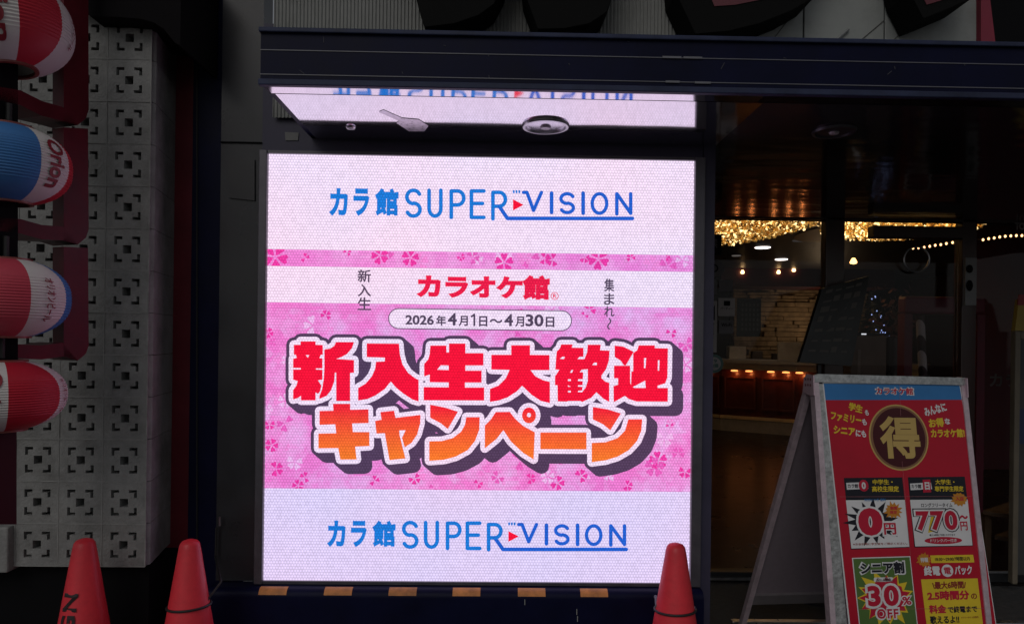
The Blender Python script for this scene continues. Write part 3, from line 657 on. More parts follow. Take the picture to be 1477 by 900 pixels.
mir = mirror_mat(); dmir = mir.copy(); dmir.name = 'dark_gloss_soffit'; dmir.node_tree.nodes['Principled BSDF'].inputs['Base Color'].default_value = (.022, .022, .025, 1); dmir.node_tree.nodes['Principled BSDF'].inputs['Roughness'].default_value = .10; dmir.node_tree.nodes['Principled BSDF'].inputs['Metallic'].default_value = 0; dmir.node_tree.nodes['Principled BSDF'].inputs['Specular IOR Level'].default_value = .35
YSEAM = on_z(700, 141, ZS).y
def flat_mirror():
    mm = mir.copy(); mm.name = 'mirror_edge_strip'
    for n_ in mm.node_tree.nodes:
        if n_.type == 'BUMP': n_.inputs['Strength'].default_value = .07
    return mm
mb = MB(); mb.box(xl_c + .02, XR, YSEAM + .003, .018, ZS, ZS + .003)
mb.build('mirror_panel', flat_mirror(), can)
mb = MB(); mb.box(XR, xr_c, YSEAM + .003, 1.5, ZS, ZS + .003); mb.build('entrance_soffit_panel', dmir, can)
mb = MB(); a = .0030
mb.add([(xl_c + .01, YC + .012, ZS + a), (XR - .02, YC + .012, ZS + a), (XR - .02, YSEAM - .003, ZS), (xl_c + .01, YSEAM - .003, ZS)], [(0, 1, 2, 3)]); mb.build('mirror_edge_strip', flat_mirror(), can)
mb = MB(); mb.add([(XR - .018, YC + .012, ZS + a), (xr_c, YC + .012, ZS + a), (xr_c, YSEAM - .003, ZS), (XR - .018, YSEAM - .003, ZS)], [(0, 1, 2, 3)]); mb.build('dark_edge_strip', mat('dark_steel_strip', (.03, .03, .035), .2, .8), can)
mb = MB(); mb.box(xl_c + .02, XR, YSEAM - .003, YSEAM + .003, ZS + .002, ZS + .01); mb.build('panel_seam', soft_black, can)

# downlights in the soffit, and the tape left on it
bowl_m = mat('downlight_reflector', (.62, .60, .66), .22, 1., var=.2, scale=30)
dull_ring = mat('dull_dark_ring', (.10, .10, .11), .45, .8)
def downlight(px, py, rpx, label, ring=None, bowl=None):
    c = on_z(px, py, ZS); D = c.y + 2.572; r_ = rpx * D / F
    o = thing('downlight', label, 'downlight', (c.x, c.y, ZS), 'downlights in the mirrored soffit')
    q = MB(); q.lathe([(r_ * .84, -.001), (r_ * .86, -.009), (r_ * .97, -.009), (r_, -.004), (r_ * 1.01, -.0005)], 40, c); q.build('trim_ring', ring or steel, o, smooth=True)
    q = MB(); q.lathe([(r_ * .83, -.002), (r_ * .70, -.0035), (r_ * .45, -.0048), (r_ * .28, -.0052), (.001, -.0053)], 40, c); q.build('reflector', bowl or bowl_m, o, smooth=True)
    q = MB(); q.lathe([(r_ * .24, -.0056), (r_ * .2, -.012), (.001, -.013)], 24, c); q.build('lamp', mat('frosted_lamp', (.5, .5, .52), .3), o, smooth=True)
    return o
downlight(787, 181, 34, 'round recessed downlight in the mirrored soffit above the screen')
downlight(1203, 189, 30, 'dark recessed downlight in the soffit over the entrance', dull_ring, dull_ring)
ta = MB()
def soff(px, py, e=.0012): p = on_z(px, py, ZS - e); return p
ta.add([soff(*p) for p in ((546, 162), (553, 159), (583, 172), (580, 177))], [(0, 1, 2, 3)])
ta.add([soff(*p, .0016) for p in ((580, 171), (604, 173), (618, 182), (612, 190), (590, 190), (572, 178))], [(0, 1, 2, 3, 4, 5)])
tag(ta.build('tape_patch', mat('smeared_clear_tape', (.62, .58, .64), .30, 1., var=.25, scale=60)), 'smeared patch of grey tape stuck to the mirrored soffit', 'tape')
c = soff(506, 184); q = MB(); q.lathe([(.018, -.001), (.014, -.006), (.006, -.006), (.005, 0)], 20, c); tag(q.build('screw_cap', steel, smooth=True), 'small round screw cap on the mirrored soffit above the screen', 'screw cap')

# ================================================================== FACADE ABOVE THE CANOPY
YU = .0
up = thing('upper_facade', 'grey ribbed and smooth cladding of the facade above the canopy', 'facade', (0, YU, 2.4))
q = MB(); x0, x1 = X(395, YU, 30), X(1003, YU, 30); n_ = 118 * 4; top, bot = 4.2, 2.24
vs, fs = [], []
for i in range(n_ + 1):
    x = x0 + (x1 - x0) * i / n_; y = YU - .0045 * max(-.4, math.sin(2 * math.pi * i / 4 + .4)); vs += [(x, y, bot), (x, y, top)]
fs = [(2 * i, 2 * i + 2, 2 * i + 3, 2 * i + 1) for i in range(n_)]; q.add(vs, fs); q.build('ribbed_panel', grey_ribs, up)
for a, b_ in ((1004, 1157.5), (1159.5, 1274), (1276, 1414)):
    q = MB(); q.box(X(a, YU, 40), X(b_, YU, 40), YU - .004, YU + .03, bot, top, bev=.002); q.build('smooth_panel', grey_smooth, up)
q = MB(); q.box(X(1003, YU, 40), X(1416, YU, 40), YU + .0305, YU + .05, bot, top); q.build('backing', soft_black, up)
q = MB(); q.box(X(1416, YU, 40), X(1416, YU, 40) + 2.2, -.02, .05, bot, top); tag(q.build('upper_wall', soft_black), 'black wall section above the canopy at the right edge', 'wall')
q = MB(); P = [on_y(px, py, -.03) for px, py in ((1415, -60), (1421, -60), (1437, 72), (1415, 72))]; q.slab(P, (0, 1, 0), .04); tag(q.build('red_flashing', mat('crimson_trim', (.20, .008, .03), .5)), 'crimson tapered trim strip between grey cladding and black wall', 'trim')
q = MB(); q.tube([on_y(1203, 61, -.012), on_y(1224, 43, -.012)], .005, 6); q.slab([on_y(px, py, -.01) for px, py in ((1200, 62), (1204, 63), (1225, 44), (1223, 42))], (0, -1, 0), .004); tag(q.build('bracket', mat('dull_grey_metal', (.25, .26, .26), .4, .5)), 'slanted grey metal bracket on the smooth cladding above the canopy', 'bracket')
for a, b_ in (((1070, 62), (1083, 40)), ((1112, 62), (1140, 25)), ((1235, 64), (1275, 30)), ((1280, 66), (1322, 28))):
    q = MB(); q.tube([on_y(*a, -.007), on_y(*b_, -.007)], .0016, 5); q.build('scratch', mortar, up)
# big raised letters, only their lower ends come into the picture
side_m = mat('letter_side_black', (.006, .006, .006), .8, spec=.1); face_m = mat('letter_face_maroon', (.10, .008, .018), .4)
YL = -.16
def letter(shape, label, face):
    o = thing('sign_letter', label, 'sign letter', tuple(on_y(*shape[0], YL)), 'raised letters above the canopy')
    P = [on_y(px, py, YL) for px, py in shape]; PLN = Plane((0, YL, 0), (1, 0, 0), (0, 0, 1)); n_ = len(P)
    q = MB(); poly(q, PLN, [[(p.x, p.z) for p in P]], 0)
    for i in range(n_):
        a, b_ = P[i], P[(i + 1) % n_]; q.add([a, b_, (b_.x, -.012, b_.z), (a.x, -.012, a.z)], [(0, 1, 2, 3)])
    q.build('letter_body', side_m, o)
    F_ = [on_y(px, py, YL) for px, py in face]; q = MB(); poly(q, PLN, [[(p.x, p.z) for p in F_]], .003); q.build('letter_face', face_m, o)
letter([(560, -200), (597, -15), (613, 39), (655, 34), (690, 22), (712, 6), (726, -20), (760, -130), (800, -200)], 'first of the big raised sign letters, black underside over the ribbed cladding', [(570, -200), (600, -60), (610, -8), (655, -9), (690, -16), (700, -30), (715, -60), (780, -200)])
letter([(735, -200), (757, -10), (776, 42), (815, 41), (850, 34), (874, 18), (884, -6), (900, -120), (905, -200)], 'second big raised sign letter, with rounded black lower end', [(745, -200), (762, -60), (775, -8), (815, -9), (848, -14), (862, -28), (872, -60), (895, -200)])
letter([(950, -200), (975, -10), (1003, 49), (1050, 45), (1095, 34), (1140, 16), (1175, -4), (1220, -120), (1240, -200)], 'third big raised sign letter, showing a strip of maroon face', [(1000, -200), (1018, -20), (1030, 10), (1060, 8), (1100, 0), (1135, -12), (1165, -30), (1220, -200)])
letter([(1270, -200), (1312, -12), (1332, 27), (1365, 14), (1402, -2), (1412, -60), (1410, -200)], 'last big raised sign letter, its black corner above the crimson trim', [(1300, -200), (1325, -14), (1336, 8), (1362, 0), (1395, -14), (1402, -200)])

# ================================================================== TRAFFIC CONES
def cone_prof(): return [(.145, .022), (.139, .05), (.034, .712), (.0305, .727), (.024, .735), (.012, .7395), (.001, .7405)]
cone = thing('traffic_cone', 'red traffic cone in front of the pale block wall, with black lettering', 'traffic cone', (0, 0, 0), 'red traffic cones in front of the shop')
q = MB(); q.lathe(cone_prof(), 48); cbody = q.build('cone_body', cone_red, cone, smooth=True)
q = MB(); q.box(-.19, .19, -.19, .19, 0.0, .024, bev=.012); cbase = q.build('base', cone_red, cone)
def dup(root, loc, label):
    r_ = root.copy(); col.objects.link(r_); r_.location = loc; r_['label'] = label
    for ch in list(root.children):
        c_ = ch.copy(); col.objects.link(c_); c_.parent = r_
    return r_
cp = lambda px, py, D: Vector((on_y(px, py, D - 2.572).x, D - 2.572, 0))
c2 = dup(cone, cp(274, 771, 2.30), 'red traffic cone with a black band, before the maroon and navy pilasters')
c3 = dup(cone, cp(975, 780, 2.30), 'red traffic cone with a black band, at the right corner of the screen')
cone.location = cp(122, 772, 2.26)
cone.location.z = .012; c2.location.z = .0
for o, zc in ((c2, .520), (c3, .517)):
    q = MB(); r_ = .034 + (.712 - zc) / .662 * .105 + .003
    q.tube([(r_ * math.cos(2 * math.pi * k_ / 40), r_ * math.sin(2 * math.pi * k_ / 40), zc + .006 * math.cos(2 * math.pi * k_ / 40 + 1)) for k_ in range(40)], .0042, 8, closed=True)
    b_ = q.build('rubber_band', rubber); b_.parent = o
def cone_text(o, s_, az, z0, z1, wd):
    vs, fs, (x0, x1, y0, y1) = glyphs(s_, .03, 1.08); q = MB(); out = []
    for v in vs:
        z = z0 + (v.x - x0) / (x1 - x0) * (z1 - z0); r_ = .034 + (.712 - z) / .662 * .105 + .0032; an = R(az) - ((v.y - y0) / (y1 - y0) - .5) * wd / r_
        out.append((r_ * math.cos(an), r_ * math.sin(an), z))
    q.add(out, fs); t_ = q.build('lettering', ink_black); t_.parent = o
cone_text(cone, 'SIGN', 262, .395, .580, .050)
# ring of twisted wire tying the right cone to the plinth
q = MB(); a = c3.location + Vector((-.062, 0, .527)); e_ = Vector((X(945, -.06, 845), -.063, ZB - .03))
q.tube([a, a.lerp(e_, .35) + Vector((0, 0, .012)), a.lerp(e_, .7) + Vector((0, 0, .01)), e_], .006, 6); tag(q.build('rope_tie', mat('grey_cord', (.12, .12, .13), .8)), 'short grey cord tying the right cone to the plinth edge', 'cord')
q = MB(); a = c2.location + Vector((.055, 0, .53)); e_ = on_y(307, 795, .0)
q.tube([a, Vector((a.x + .03, a.y + .05, .58)), e_ + Vector((.01, 0, -.02)), e_ + Vector((.012, 0, .09))], .004, 6); tag(q.build('rope_tie', rubber), 'short black cord from the middle cone up the grey wall', 'cord')

# ================================================================== A-FRAME SIGN
sgn = thing('sandwich_board', 'worn aluminium sandwich board holding a red price poster', 'sandwich board', tuple(on_z(1290, 1040, 0)))
def dep(px, py, D): return EYE + ray(px, py) * D
TL, TR, BL = dep(1172, 543, 2.84), dep(1388, 547, 2.93), dep(1197.5, 900, 2.68)
PP = Plane(TL, TR - TL, TL - BL)
Wd = (TR - TL).length
def pbar(pts, t0, t1, mi=0, mbx=None):
    """bar of poster-plane outline pts, from height t0 to t1 along the plane's normal"""
    mbx.slab([PP.at(p, t0) for p in pts], PP.n, t1 - t0, mi)
Hs = TL.z / max(.01, PP.v.z)                  # slope length to the ground
Hs -= .01
q = MB(); pbar([(0, -Hs), (.023, -Hs), (.023, 0), (0, 0)], -.026, .006, 0, q); q.build('front_leg', alu, sgn)
q = MB(); pbar([(Wd - .012, -Hs), (Wd + .012, -Hs), (Wd + .012, 0), (Wd - .012, 0)], -.026, .006, 0, q); q.build('front_leg', alu, sgn)
q = MB(); pbar([(.0235, -Hs + .12), (.075, -Hs + .12), (.055, -.03), (.0235, -.03)], -.0115, .0, 0, q); q.build('poster_retainer', worn_alu, sgn)
q = MB(); pbar([(.0, -.024), (Wd, -.026), (Wd + .012, -.012), (Wd + .004, .006), (0.02, .010), (0, .004)], -.03, .010, 0, q); q.build('top_rail', worn_alu, sgn)
q = MB(); pbar([(.0, -Hs + .085), (Wd, -Hs + .085), (Wd, -Hs + .12), (0, -Hs + .12)], -.024, .007, 0, q); q.build('bottom_rail', alu, sgn)
q = MB(); pbar([(.02, -Hs + .10), (Wd - .01, -Hs + .10), (Wd - .01, -.01), (.02, -.01)], -.024, -.012, 0, q); q.build('front_board', sign_back, sgn)
# rear half, opened backwards
RL, RB = dep(1165, 543, 2.90), dep(1066, 900, 3.40)
RB = RL + (RB - RL) * ((RL.z - 0.008) / (RL.z - RB.z)); ud = (TR - TL).normalized(); rd = (RB - RL); nn = ud.cross(rd).normalized()
if nn.y > 0: nn = -nn
def rpnt(u, f): return RL + ud * u + rd * f
q = MB(); q.slab([rpnt(-.004, 0), rpnt(.022, 0), rpnt(.022, 1), rpnt(-.004, 1)], nn, .026); q.build('rear_leg', alu, sgn)
q = MB(); q.slab([rpnt(Wd - .02, 0), rpnt(Wd, 0), rpnt(Wd, 1), rpnt(Wd - .02, 1)], nn, .026); q.build('rear_leg', alu, sgn)
q = MB(); q.slab([rpnt(.022, .01), rpnt(Wd - .02, .01), rpnt(Wd - .02, .855), rpnt(.022, .855)], nn, .008); q.build('rear_board', sign_back, sgn)
q = MB(); q.slab([rpnt(.022, .845), rpnt(Wd - .02, .845), rpnt(Wd - .02, .885), rpnt(.022, .885)], nn, .024); q.build('rear_rail', mat('grey_rail', (.20, .18, .19), .5, .3), sgn)
# perforated hinge plates
hp = mat('pink_hinge_plate', (.62, .45, .52), .4, .2)
for u in (-.008, Wd + .004):
    q = MB(); c0 = TL + ud * u; 
    q.slab([c0 + Vector((0, -.03, -.075)), c0 + Vector((0, .0, -.08)), c0 + Vector((0, .075, -.07)), c0 + Vector((0, .065, -.012)), c0 + Vector((0, .04, .008)), c0 + Vector((0, -.022, .006))], ud, .005); h_ = q.build('hinge', hp, sgn)
    q = MB()
    for dy, dz in ((0, -.012), (.022, -.012), (.044, -.014), (0, -.036), (.022, -.036), (.044, -.038)):
        cc = c0 + Vector((0, dy, dz)) - ud * .0015
        q.add([cc + Vector((0, .006 * math.cos(k_ * .7854), .006 * math.sin(k_ * .7854))) for k_ in range(8)], [tuple(range(8))])
    q.build('hinge_holes', maroon, h_)

# the poster
ps = thing('poster', 'red karaoke price poster with gold disc, held in the sandwich board', 'poster', tuple(PP.at((.3, -.4), 0)))
PM = {k_: mat('poster_' + k_, c_, .4, var=.10, scale=4, spec=.3, coat=.06) for k_, c_ in (('white', (.70, .70, .71)), ('red', (.46, .006, .026)), ('blue', (.035, .19, .47)), ('yellow', (.74, .54, .03)), ('gold', (.55, .38, .12)), ('bronze', (.24, .12, .06)), ('dark', (.06, .004, .008)),
     ('black', (.010, .010, .018)), ('orange', (.55, .22, .02)), ('green', (.09, .17, .04)), ('crimson', (.50, .010, .04)), ('brown', (.25, .03, .02)))}
ORD = list(PM); MI = {k_: i for i, k_ in enumerate(ORD)}; PMATS = [PM[k_] for k_ in ORD]
NP = 0
def pp_build(name, q): return q.build(name, PMATS, ps)
bot = 960
q = MB(); ppoly(q, PP, [(1186, 551), (1384.5, 553.5), (1437.5 + 8.5, bot), (1224 + 6.5, bot)], .0006, MI['white']); pp_build('sheet', q)
edge = lambda t: (1187.5 + t, 552.5)
q = MB(); ppoly(q, PP, [(1190.5, 577), (1387, 576.5), (1436 + 8.5, bot - 2), (1226 + 6.5, bot - 2)], .0012, MI['red']); pp_build('red_field', q)
q = MB(); ppoly(q, PP, [(1188, 553), (1383.5, 555), (1387, 576.5), (1190.5, 577)], .0012, MI['blue']); pp_build('blue_header', q)
h1, h2, h3, h4, h5 = .0018, .0024, .0030, .0036, .0042
q = MB(); text(q, PP, 'カラオケ館', 1261, 557.5, 1318.5, 570.5, h1, MI['white'], .075); text(q, PP, 'カラオケ館', 1263, 559, 1316.5, 569, h2, MI['crimson'], .03); pp_build('header_lettering', q)
q = MB()
for s_, x0, y0, x1, y1, rot, c_ in (('学生', 1224, 582, 1244, 594, -14, 'yellow'), ('も', 1247, 591, 1253, 599, -14, 'white'), ('ファミリー', 1198, 597, 1242, 609, -9, 'yellow'), ('も', 1243, 604, 1250, 613, -9, 'white'),
      ('シニア', 1202, 615, 1233, 627, -6, 'yellow'), ('にも', 1234, 620, 1249, 630, -6, 'white'), ('みんなに', 1332, 584, 1365, 597, 14, 'white'), ('お得', 1339, 603, 1361, 616, 5, 'yellow'), ('な', 1362, 603, 1370, 612, 5, 'white'), ('カラオケ館!', 1342, 618, 1391, 631, 1, 'yellow')):
    text(q, PP, s_, x0, y0, x1, y1, h1, MI[c_], .045, rot)
pp_build('slogan_lettering', q)
q = MB(); pell(q, PP, 1296, 630.5, 42.5, 48, h1, MI['gold']); pell(q, PP, 1296, 630.5, 40.5, 45.8, h2, MI['bronze']); pell(q, PP, 1296.3, 630.5, 37.5, 43, h3, MI['dark']); pp_build('gold_disc', q)
q = MB(); text(q, PP, '得', 1268.5, 600, 1326, 661, h4, MI['gold'], .032); pp_build('disc_lettering', q)
def quad(q, pts, h, c_): ppoly(q, PP, pts, h, MI[c_])
# first price panel
q = MB(); quad(q, [(1216.7, 689), (1301, 688), (1312, 789), (1227, 792)], h1, 'black'); quad(q, [(1219.5, 721), (1304.5, 720.5), (1311, 788), (1227.5, 790.5)], h2, 'white'); pburst(q, PP, 1257, 753, 24, 41, 15, h3, MI['black'], .72, 3); pburst(q, PP, 1287.5, 736, 9, 14, 12, h4, MI['orange'], .85, 5)
quad(q, [(1220, 696), (1250, 695), (1252, 704.5), (1221, 706)], h2, 'white'); pell(q, PP, 1245, 700, 7, 8.5, h3, MI['crimson']); text(q, PP, '0', 1242, 695, 1248, 705, h4, MI['white'], .05)
pp_build('price_panel', q)
q = MB(); text(q, PP, 'カラ館', 1222, 697.5, 1237, 703.5, h3, MI['black'], .03); text(q, PP, '中学生・', 1258, 691, 1287, 698.5, h3, MI['yellow'], .03); text(q, PP, '高校生限定', 1257, 700.5, 1296, 709, h3, MI['yellow'], .03)
text(q, PP, '30分につき 室料', 1246, 718.5, 1277, 722.5, h4, MI['blue'], .02); text(q, PP, '期間', 1283, 730, 1293, 735, h5, MI['crimson'], .03); text(q, PP, '限定', 1283, 736, 1293, 741, h5, MI['crimson'], .03)
text(q, PP, '※お会計時に学生証をご提示ください。', 1230, 782, 1308, 785.5, h3, MI['brown'], .015)
text(q, PP, '0', 1234, 729, 1275, 775, h4, MI['white'], .105); text(q, PP, '0', 1237, 732, 1272, 772, h5, MI['crimson'], .075); text(q, PP, '円', 1271.5, 751, 1294, 773, h4, MI['white'], .10); text(q, PP, '円', 1274, 753.5, 1291.5, 770.5, h5, MI['crimson'], .03); pp_build('price_lettering', q)
# second price panel
q = MB(); quad(q, [(1309, 688), (1391, 687), (1403, 787), (1318.5, 789)], h1, 'black'); quad(q, [(1312, 720.5), (1395, 720), (1402, 786), (1319.5, 787.5)], h2, 'white'); pell(q, PP, 1360, 779, 27, 5.2, h3, MI['crimson']); pburst(q, PP, 1383, 719.5, 9, 13, 12, h4, MI['orange'], .8, 9)
quad(q, [(1343, 738), (1352, 735), (1349, 765), (1338, 768)], h3, 'yellow'); quad(q, [(1312, 697), (1342, 695.5), (1344, 705), (1313, 706.5)], h2, 'white'); quad(q, [(1330, 691.5), (1341, 691), (1342.5, 709.5), (1331, 710)], h3, 'crimson'); text(q, PP, '日', 1333, 695, 1340, 706, h4, MI['white'], .05)
pp_build('price_panel', q)
q = MB(); text(q, PP, 'カラ館', 1313.5, 698, 1328, 704, h3, MI['black'], .03); text(q, PP, '大学生・', 1348, 691, 1376, 698.5, h3, MI['yellow'], .03); text(q, PP, '専門学生限定', 1347.5, 700.5, 1389, 708.5, h3, MI['yellow'], .03)
text(q, PP, 'ロングフリータイム', 1328, 725, 1373, 731, h3, MI['black'], .02); text(q, PP, 'ドリンクバー付き', 1341, 776.5, 1379, 781.5, h4, MI['white'], .02); text(q, PP, '入店', 1377, 716, 1389, 722, h5, MI['crimson'], .03); text(q, PP, '最大10時間ご利用いただけます', 1340, 769.5, 1377, 772.5, h3, MI['black'], .015)
text(q, PP, '770', 1316.5, 732, 1384, 768.5, h4, MI['black'], .11, 0, 1.1); text(q, PP, '770', 1318, 733.5, 1382.5, 767, h4 + .0003, MI['white'], .085, 0, 1.12); text(q, PP, '770', 1320.5, 736, 1380, 764.5, h5, MI['crimson'], .045, 0, 1.18); text(q, PP, '円', 1382.5, 750, 1396, 766, h4, MI['white'], .10); text(q, PP, '円', 1384, 751.5, 1394.5, 764.5, h5, MI['crimson'], .03); text(q, PP, '～', 1383, 742.5, 1395, 748, h5, MI['crimson'], .05); pp_build('price_lettering', q)
# senior discount panel
q = MB(); quad(q, [(1228.4, 804), (1312.5, 801.5), (1325.5, 920), (1241, 923)], h1, 'white'); quad(q, [(1230, 805.5), (1311.3, 803), (1324, 918.5), (1242.2, 921.5)], h2, 'green'); pburst(q, PP, 1277, 862, 30, 43, 15, h3, MI['yellow'], .82, 11); pburst(q, PP, 1277, 862, 27, 37, 15, h4 - .0003, MI['crimson'], .82, 12)
pround(q, PP, 1259.5, 832, 1287.6, 838.5, 2, h3 + .0003, MI['white']); pp_build('discount_panel', q)
q = MB(); text(q, PP, 'シニア割', 1237.5, 807.5, 1305.5, 829, h4, MI['white'], .10); text(q, PP, 'シニア割', 1240, 809.6, 1303.5, 827, h5, MI['black'], .05); text(q, PP, 'ルーム料金', 1263, 833.2, 1284.5, 837.5, h5, MI['black'], .02)
text(q, PP, '30', 1247, 840, 1299, 877, h4, MI['white'], .095, 0, 1.12); text(q, PP, '30', 1250.5, 843.5, 1295.5, 873.5, h5, MI['crimson'], .045, 0, 1.2); text(q, PP, '%', 1298.5, 858, 1315.5, 873, h4, MI['white'], .10); text(q, PP, '%', 1300.5, 859.5, 1313.5, 871.5, h5, MI['crimson'], .03); text(q, PP, 'OFF', 1261.5, 875, 1297.5, 893.5, h4 + .0002, MI['white'], .095, 0, 1.1); text(q, PP, 'OFF', 1264, 877.2, 1295, 891.2, h5, MI['crimson'], .03, 0, 1.18); pp_build('discount_lettering', q)
# last-train pack panel
q = MB(); quad(q, [(1341, 800.5), (1403, 799.5), (1405, 810.5), (1343, 811.5)], h1, 'yellow'); pburst(q, PP, 1332, 807, 8, 12, 12, h2, MI['orange'], .9, 21); quad(q, [(1328, 835), (1409.5, 833.5), (1419.5, 918), (1338.5, 921)], h1, 'yellow'); pell(q, PP, 1366, 822.5, 8.5, 9, h1, MI['white']); pp_build('pack_panel', q)
q = MB(); text(q, PP, '18:30～29:00/7時間以内', 1348, 802.5, 1398, 808.5, h3, MI['black'], .02); text(q, PP, '終電', 1332, 815.5, 1355.5, 830, h2, MI['white'], .04); text(q, PP, 'パック', 1376, 815, 1401.5, 828.5, h2, MI['white'], .04); text(q, PP, '電', 1361, 817.5, 1371, 827.5, h2, MI['crimson'], .02); text(q, PP, '特報', 1327, 803.5, 1338, 810.5, h3, MI['white'], .03)
text(q, PP, '\\最大6時間/', 1344, 837.7, 1393, 848.7, h2, MI['brown'], .04); text(q, PP, '2.5時間分', 1337, 851, 1398, 865, h2, MI['crimson'], .05); text(q, PP, 'の', 1400, 855, 1408.5, 863.5, h2, MI['brown'], .03); text(q, PP, '料金', 1339.5, 871.5, 1364.5, 884, h2, MI['crimson'], .05); text(q, PP, 'で終電まで', 1366.5, 873, 1409, 883, h2, MI['black'], .035); text(q, PP, '歌えるよ!!', 1341, 887, 1383, 899, h2, MI['black'], .035); text(q, PP, '※フリータイム対象外', 1386, 888, 1411, 891, h2, MI['brown'], .015); pp_build('pack_lettering', q)

crease = mat('crease_sheen', (.42, .16, .18), .4)  # pale colour paints the plastic's reflection along the folds
for a_, b2 in (((1210, 716), (1401, 715.5)), ((1238, 878), (1433, 876)), ((1296, 553), (1298, 600)), ((1300, 665), (1312, 800))):
    q = MB(); stroke(q, PP, [PP.pix(*a_), PP.pix(*b2)], .0009, .0050, caps=False); q.build('crease_sheen', crease, ps)
# ================================================================== ENTRANCE GLASS
YG = 1.5
D2 = lambda px, py, D: on_y(px, py, D - 2.572)
glass = bpy.data.materials.new('clear_glass'); glass.use_nodes = True; t = glass.node_tree; t.nodes.remove(t.nodes['Principled BSDF'])
tr = t.nodes.new('ShaderNodeBsdfTransparent'); tr.inputs[0].default_value = (.86, .85, .86, 1); gl = t.nodes.new('ShaderNodeBsdfGlossy'); gl.inputs['Roughness'].default_value = .02
lw = t.nodes.new('ShaderNodeFresnel'); lw.inputs[0].default_value = 1.22; ms = t.nodes.new('ShaderNodeMixShader')
t.links.new(lw.outputs[0], ms.inputs[0]); t.links.new(tr.outputs[0], ms.inputs[1]); t.links.new(gl.outputs[0], ms.inputs[2]); t.links.new(ms.outputs[0], t.nodes['Material Output'].inputs[0])
wood_dark = mat('dark_red_brown_frame', (.030, .009, .008), .35, var=.3, scale=6)
paper_m = mat('sticker_paper', (.34, .31, .31), .7); paper_d = mat('sticker_grey', (.13, .12, .13), .7)
front = thing('shopfront_glazing', 'dark framed entrance glazing between the screen and the right edge', 'glazing', (2, YG, 0))
zr = lambda y, px=1200: on_y(px, y, YG).z
def gbox(px0, px1, y0, y1, dy0=-.02, dy1=.05, m_=wood_dark, name='mullion', py=450):
    q = MB(); q.box(X(px0, YG, py), X(px1, YG, py), YG + dy0, YG + dy1, y0, y1, bev=.004); return q.build(name, m_, front)
gbox(1000, 1620, zr(303), ZS - .002, name='transom')
gbox(1188, 1215, 0.0, zr(303) - .002); gbox(1256, 1386, zr(342), zr(325), name='door_head'); gbox(1384, 1405, 0.0, zr(303) - .002)
gbox(1000, 1187.5, 0.0, zr(835) + .045, name='bottom_rail', m_=black_paint); gbox(1405.5, 1620, 0, zr(835, 1450) + .045, name='bottom_rail', m_=black_paint)
q = MB(); q.box(X(1000, YG, 830), X(1187, YG, 830), YG - .03, YG - .021, zr(834, 1030), zr(830, 1030)); q.build('rail_strip', steel, front)
q = MB(); q.box(X(1405, YG, 830), X(1620, YG, 830), YG - .03, YG - .021, zr(824, 1450), zr(821, 1450)); q.build('rail_strip', steel, front)
q = MB(); q.box(X(1000, YG), X(1188, YG), YG + .01, YG + .018, .05, zr(303)); gpane = q.build('pane', glass, front)
q = MB(); q.box(X(1405, YG), X(1640, YG), YG + .01, YG + .018, .05, zr(303)); q.build('pane', glass, front)
door = thing('glass_door', 'glass entrance door with a round ring handle behind the sandwich board', 'door', (X(1300, YG), YG, 0))
q = MB(); q.box(X(1215, YG) + .004, X(1384, YG) - .004, YG + .012, YG + .02, .02, zr(342) - .004); q.build('pane', glass, door)
q = MB(); c = on_y(1322, 374, YG - .02); rr = 18.5 * 4.07 / F
q.tube([c + Vector((rr * math.cos(k_ * math.pi / 20), 0, rr * .98 * math.sin(k_ * math.pi / 20))) for k_ in range(40)], .006, 8, closed=True); q.build('ring_handle', mat('dull_chrome', (.35, .35, .37), .35, .9), door, smooth=True)
# stickers on the fixed pane
GP = Plane((0, YG + .006, 0), (1, 0, 0), (0, 0, 1))
q = MB(); prect(q, GP, 1010, 434, 1034, 508, 0, 0); ppoly(q, GP, [(1018, 460), (1031, 462), (1031, 440)], .002, 1); text(q, GP, 'コンセント', 1012, 465, 1031, 469, .002, 1, .02); text(q, GP, 'OUTLET', 1012, 481, 1030, 486, .002, 1, .02); text(q, GP, 'ご自由に', 1014, 488, 1028, 492, .002, 1, .02); q.build('outlet_sticker', [paper_m, soft_black], front)
q = MB(); prect(q, GP, 1036, 430, 1060, 456, 0, 0); prect(q, GP, 1044, 434, 1053, 441, .002, 1); text(q, GP, 'パーティー', 1039, 443, 1057, 447, .002, 1, .02); q.build('notice_sticker', [paper_m, soft_black], front)
q = MB(); pell(q, GP, 1031, 388, 14, 12, 0, 0); pell(q, GP, 1029, 387, 7, 6, .002, 1, hole=.7); q.build('oval_sticker', [paper_d, soft_black], front)
q = MB(); prect(q, GP, 1012, 402, 1034, 424, 0, 0); prect(q, GP, 1037, 404, 1057, 420, 0, 0); q.build('dark_sticker', paper_d, front)
q = MB(); prect(q, GP, 1018, 338, 1041, 368, 0, 0); text(q, GP, '禁', 1025, 344, 1035, 358, .002, 1, .02); q.build('dark_sticker', [soft_black, paper_d], front)
grn = mat('teal_sticker', (.05, .12, .11), .5)
q = MB(); pell(q, GP, 1030, 524.5, 13.5, 13.5, 0, 0); pell(q, GP, 1030, 524.5, 9.5, 9.5, .002, 1); text(q, GP, '19', 1026, 518, 1034, 523, .004, 0, .03); text(q, GP, '会議', 1024, 524, 1036, 530, .004, 0, .03); q.build('round_sticker', [grn, paper_m], front)
q = MB(); prect(q, GP, 1037, 462, 1058, 481, 0, 0); text(q, GP, 'Wi-Fi', 1040, 466, 1055, 471, .002, 1, .02); q.build('wifi_sticker', [paper_d, soft_black], front)
text_m = mat('faded_white_lettering', (.30, .28, .27), .6)
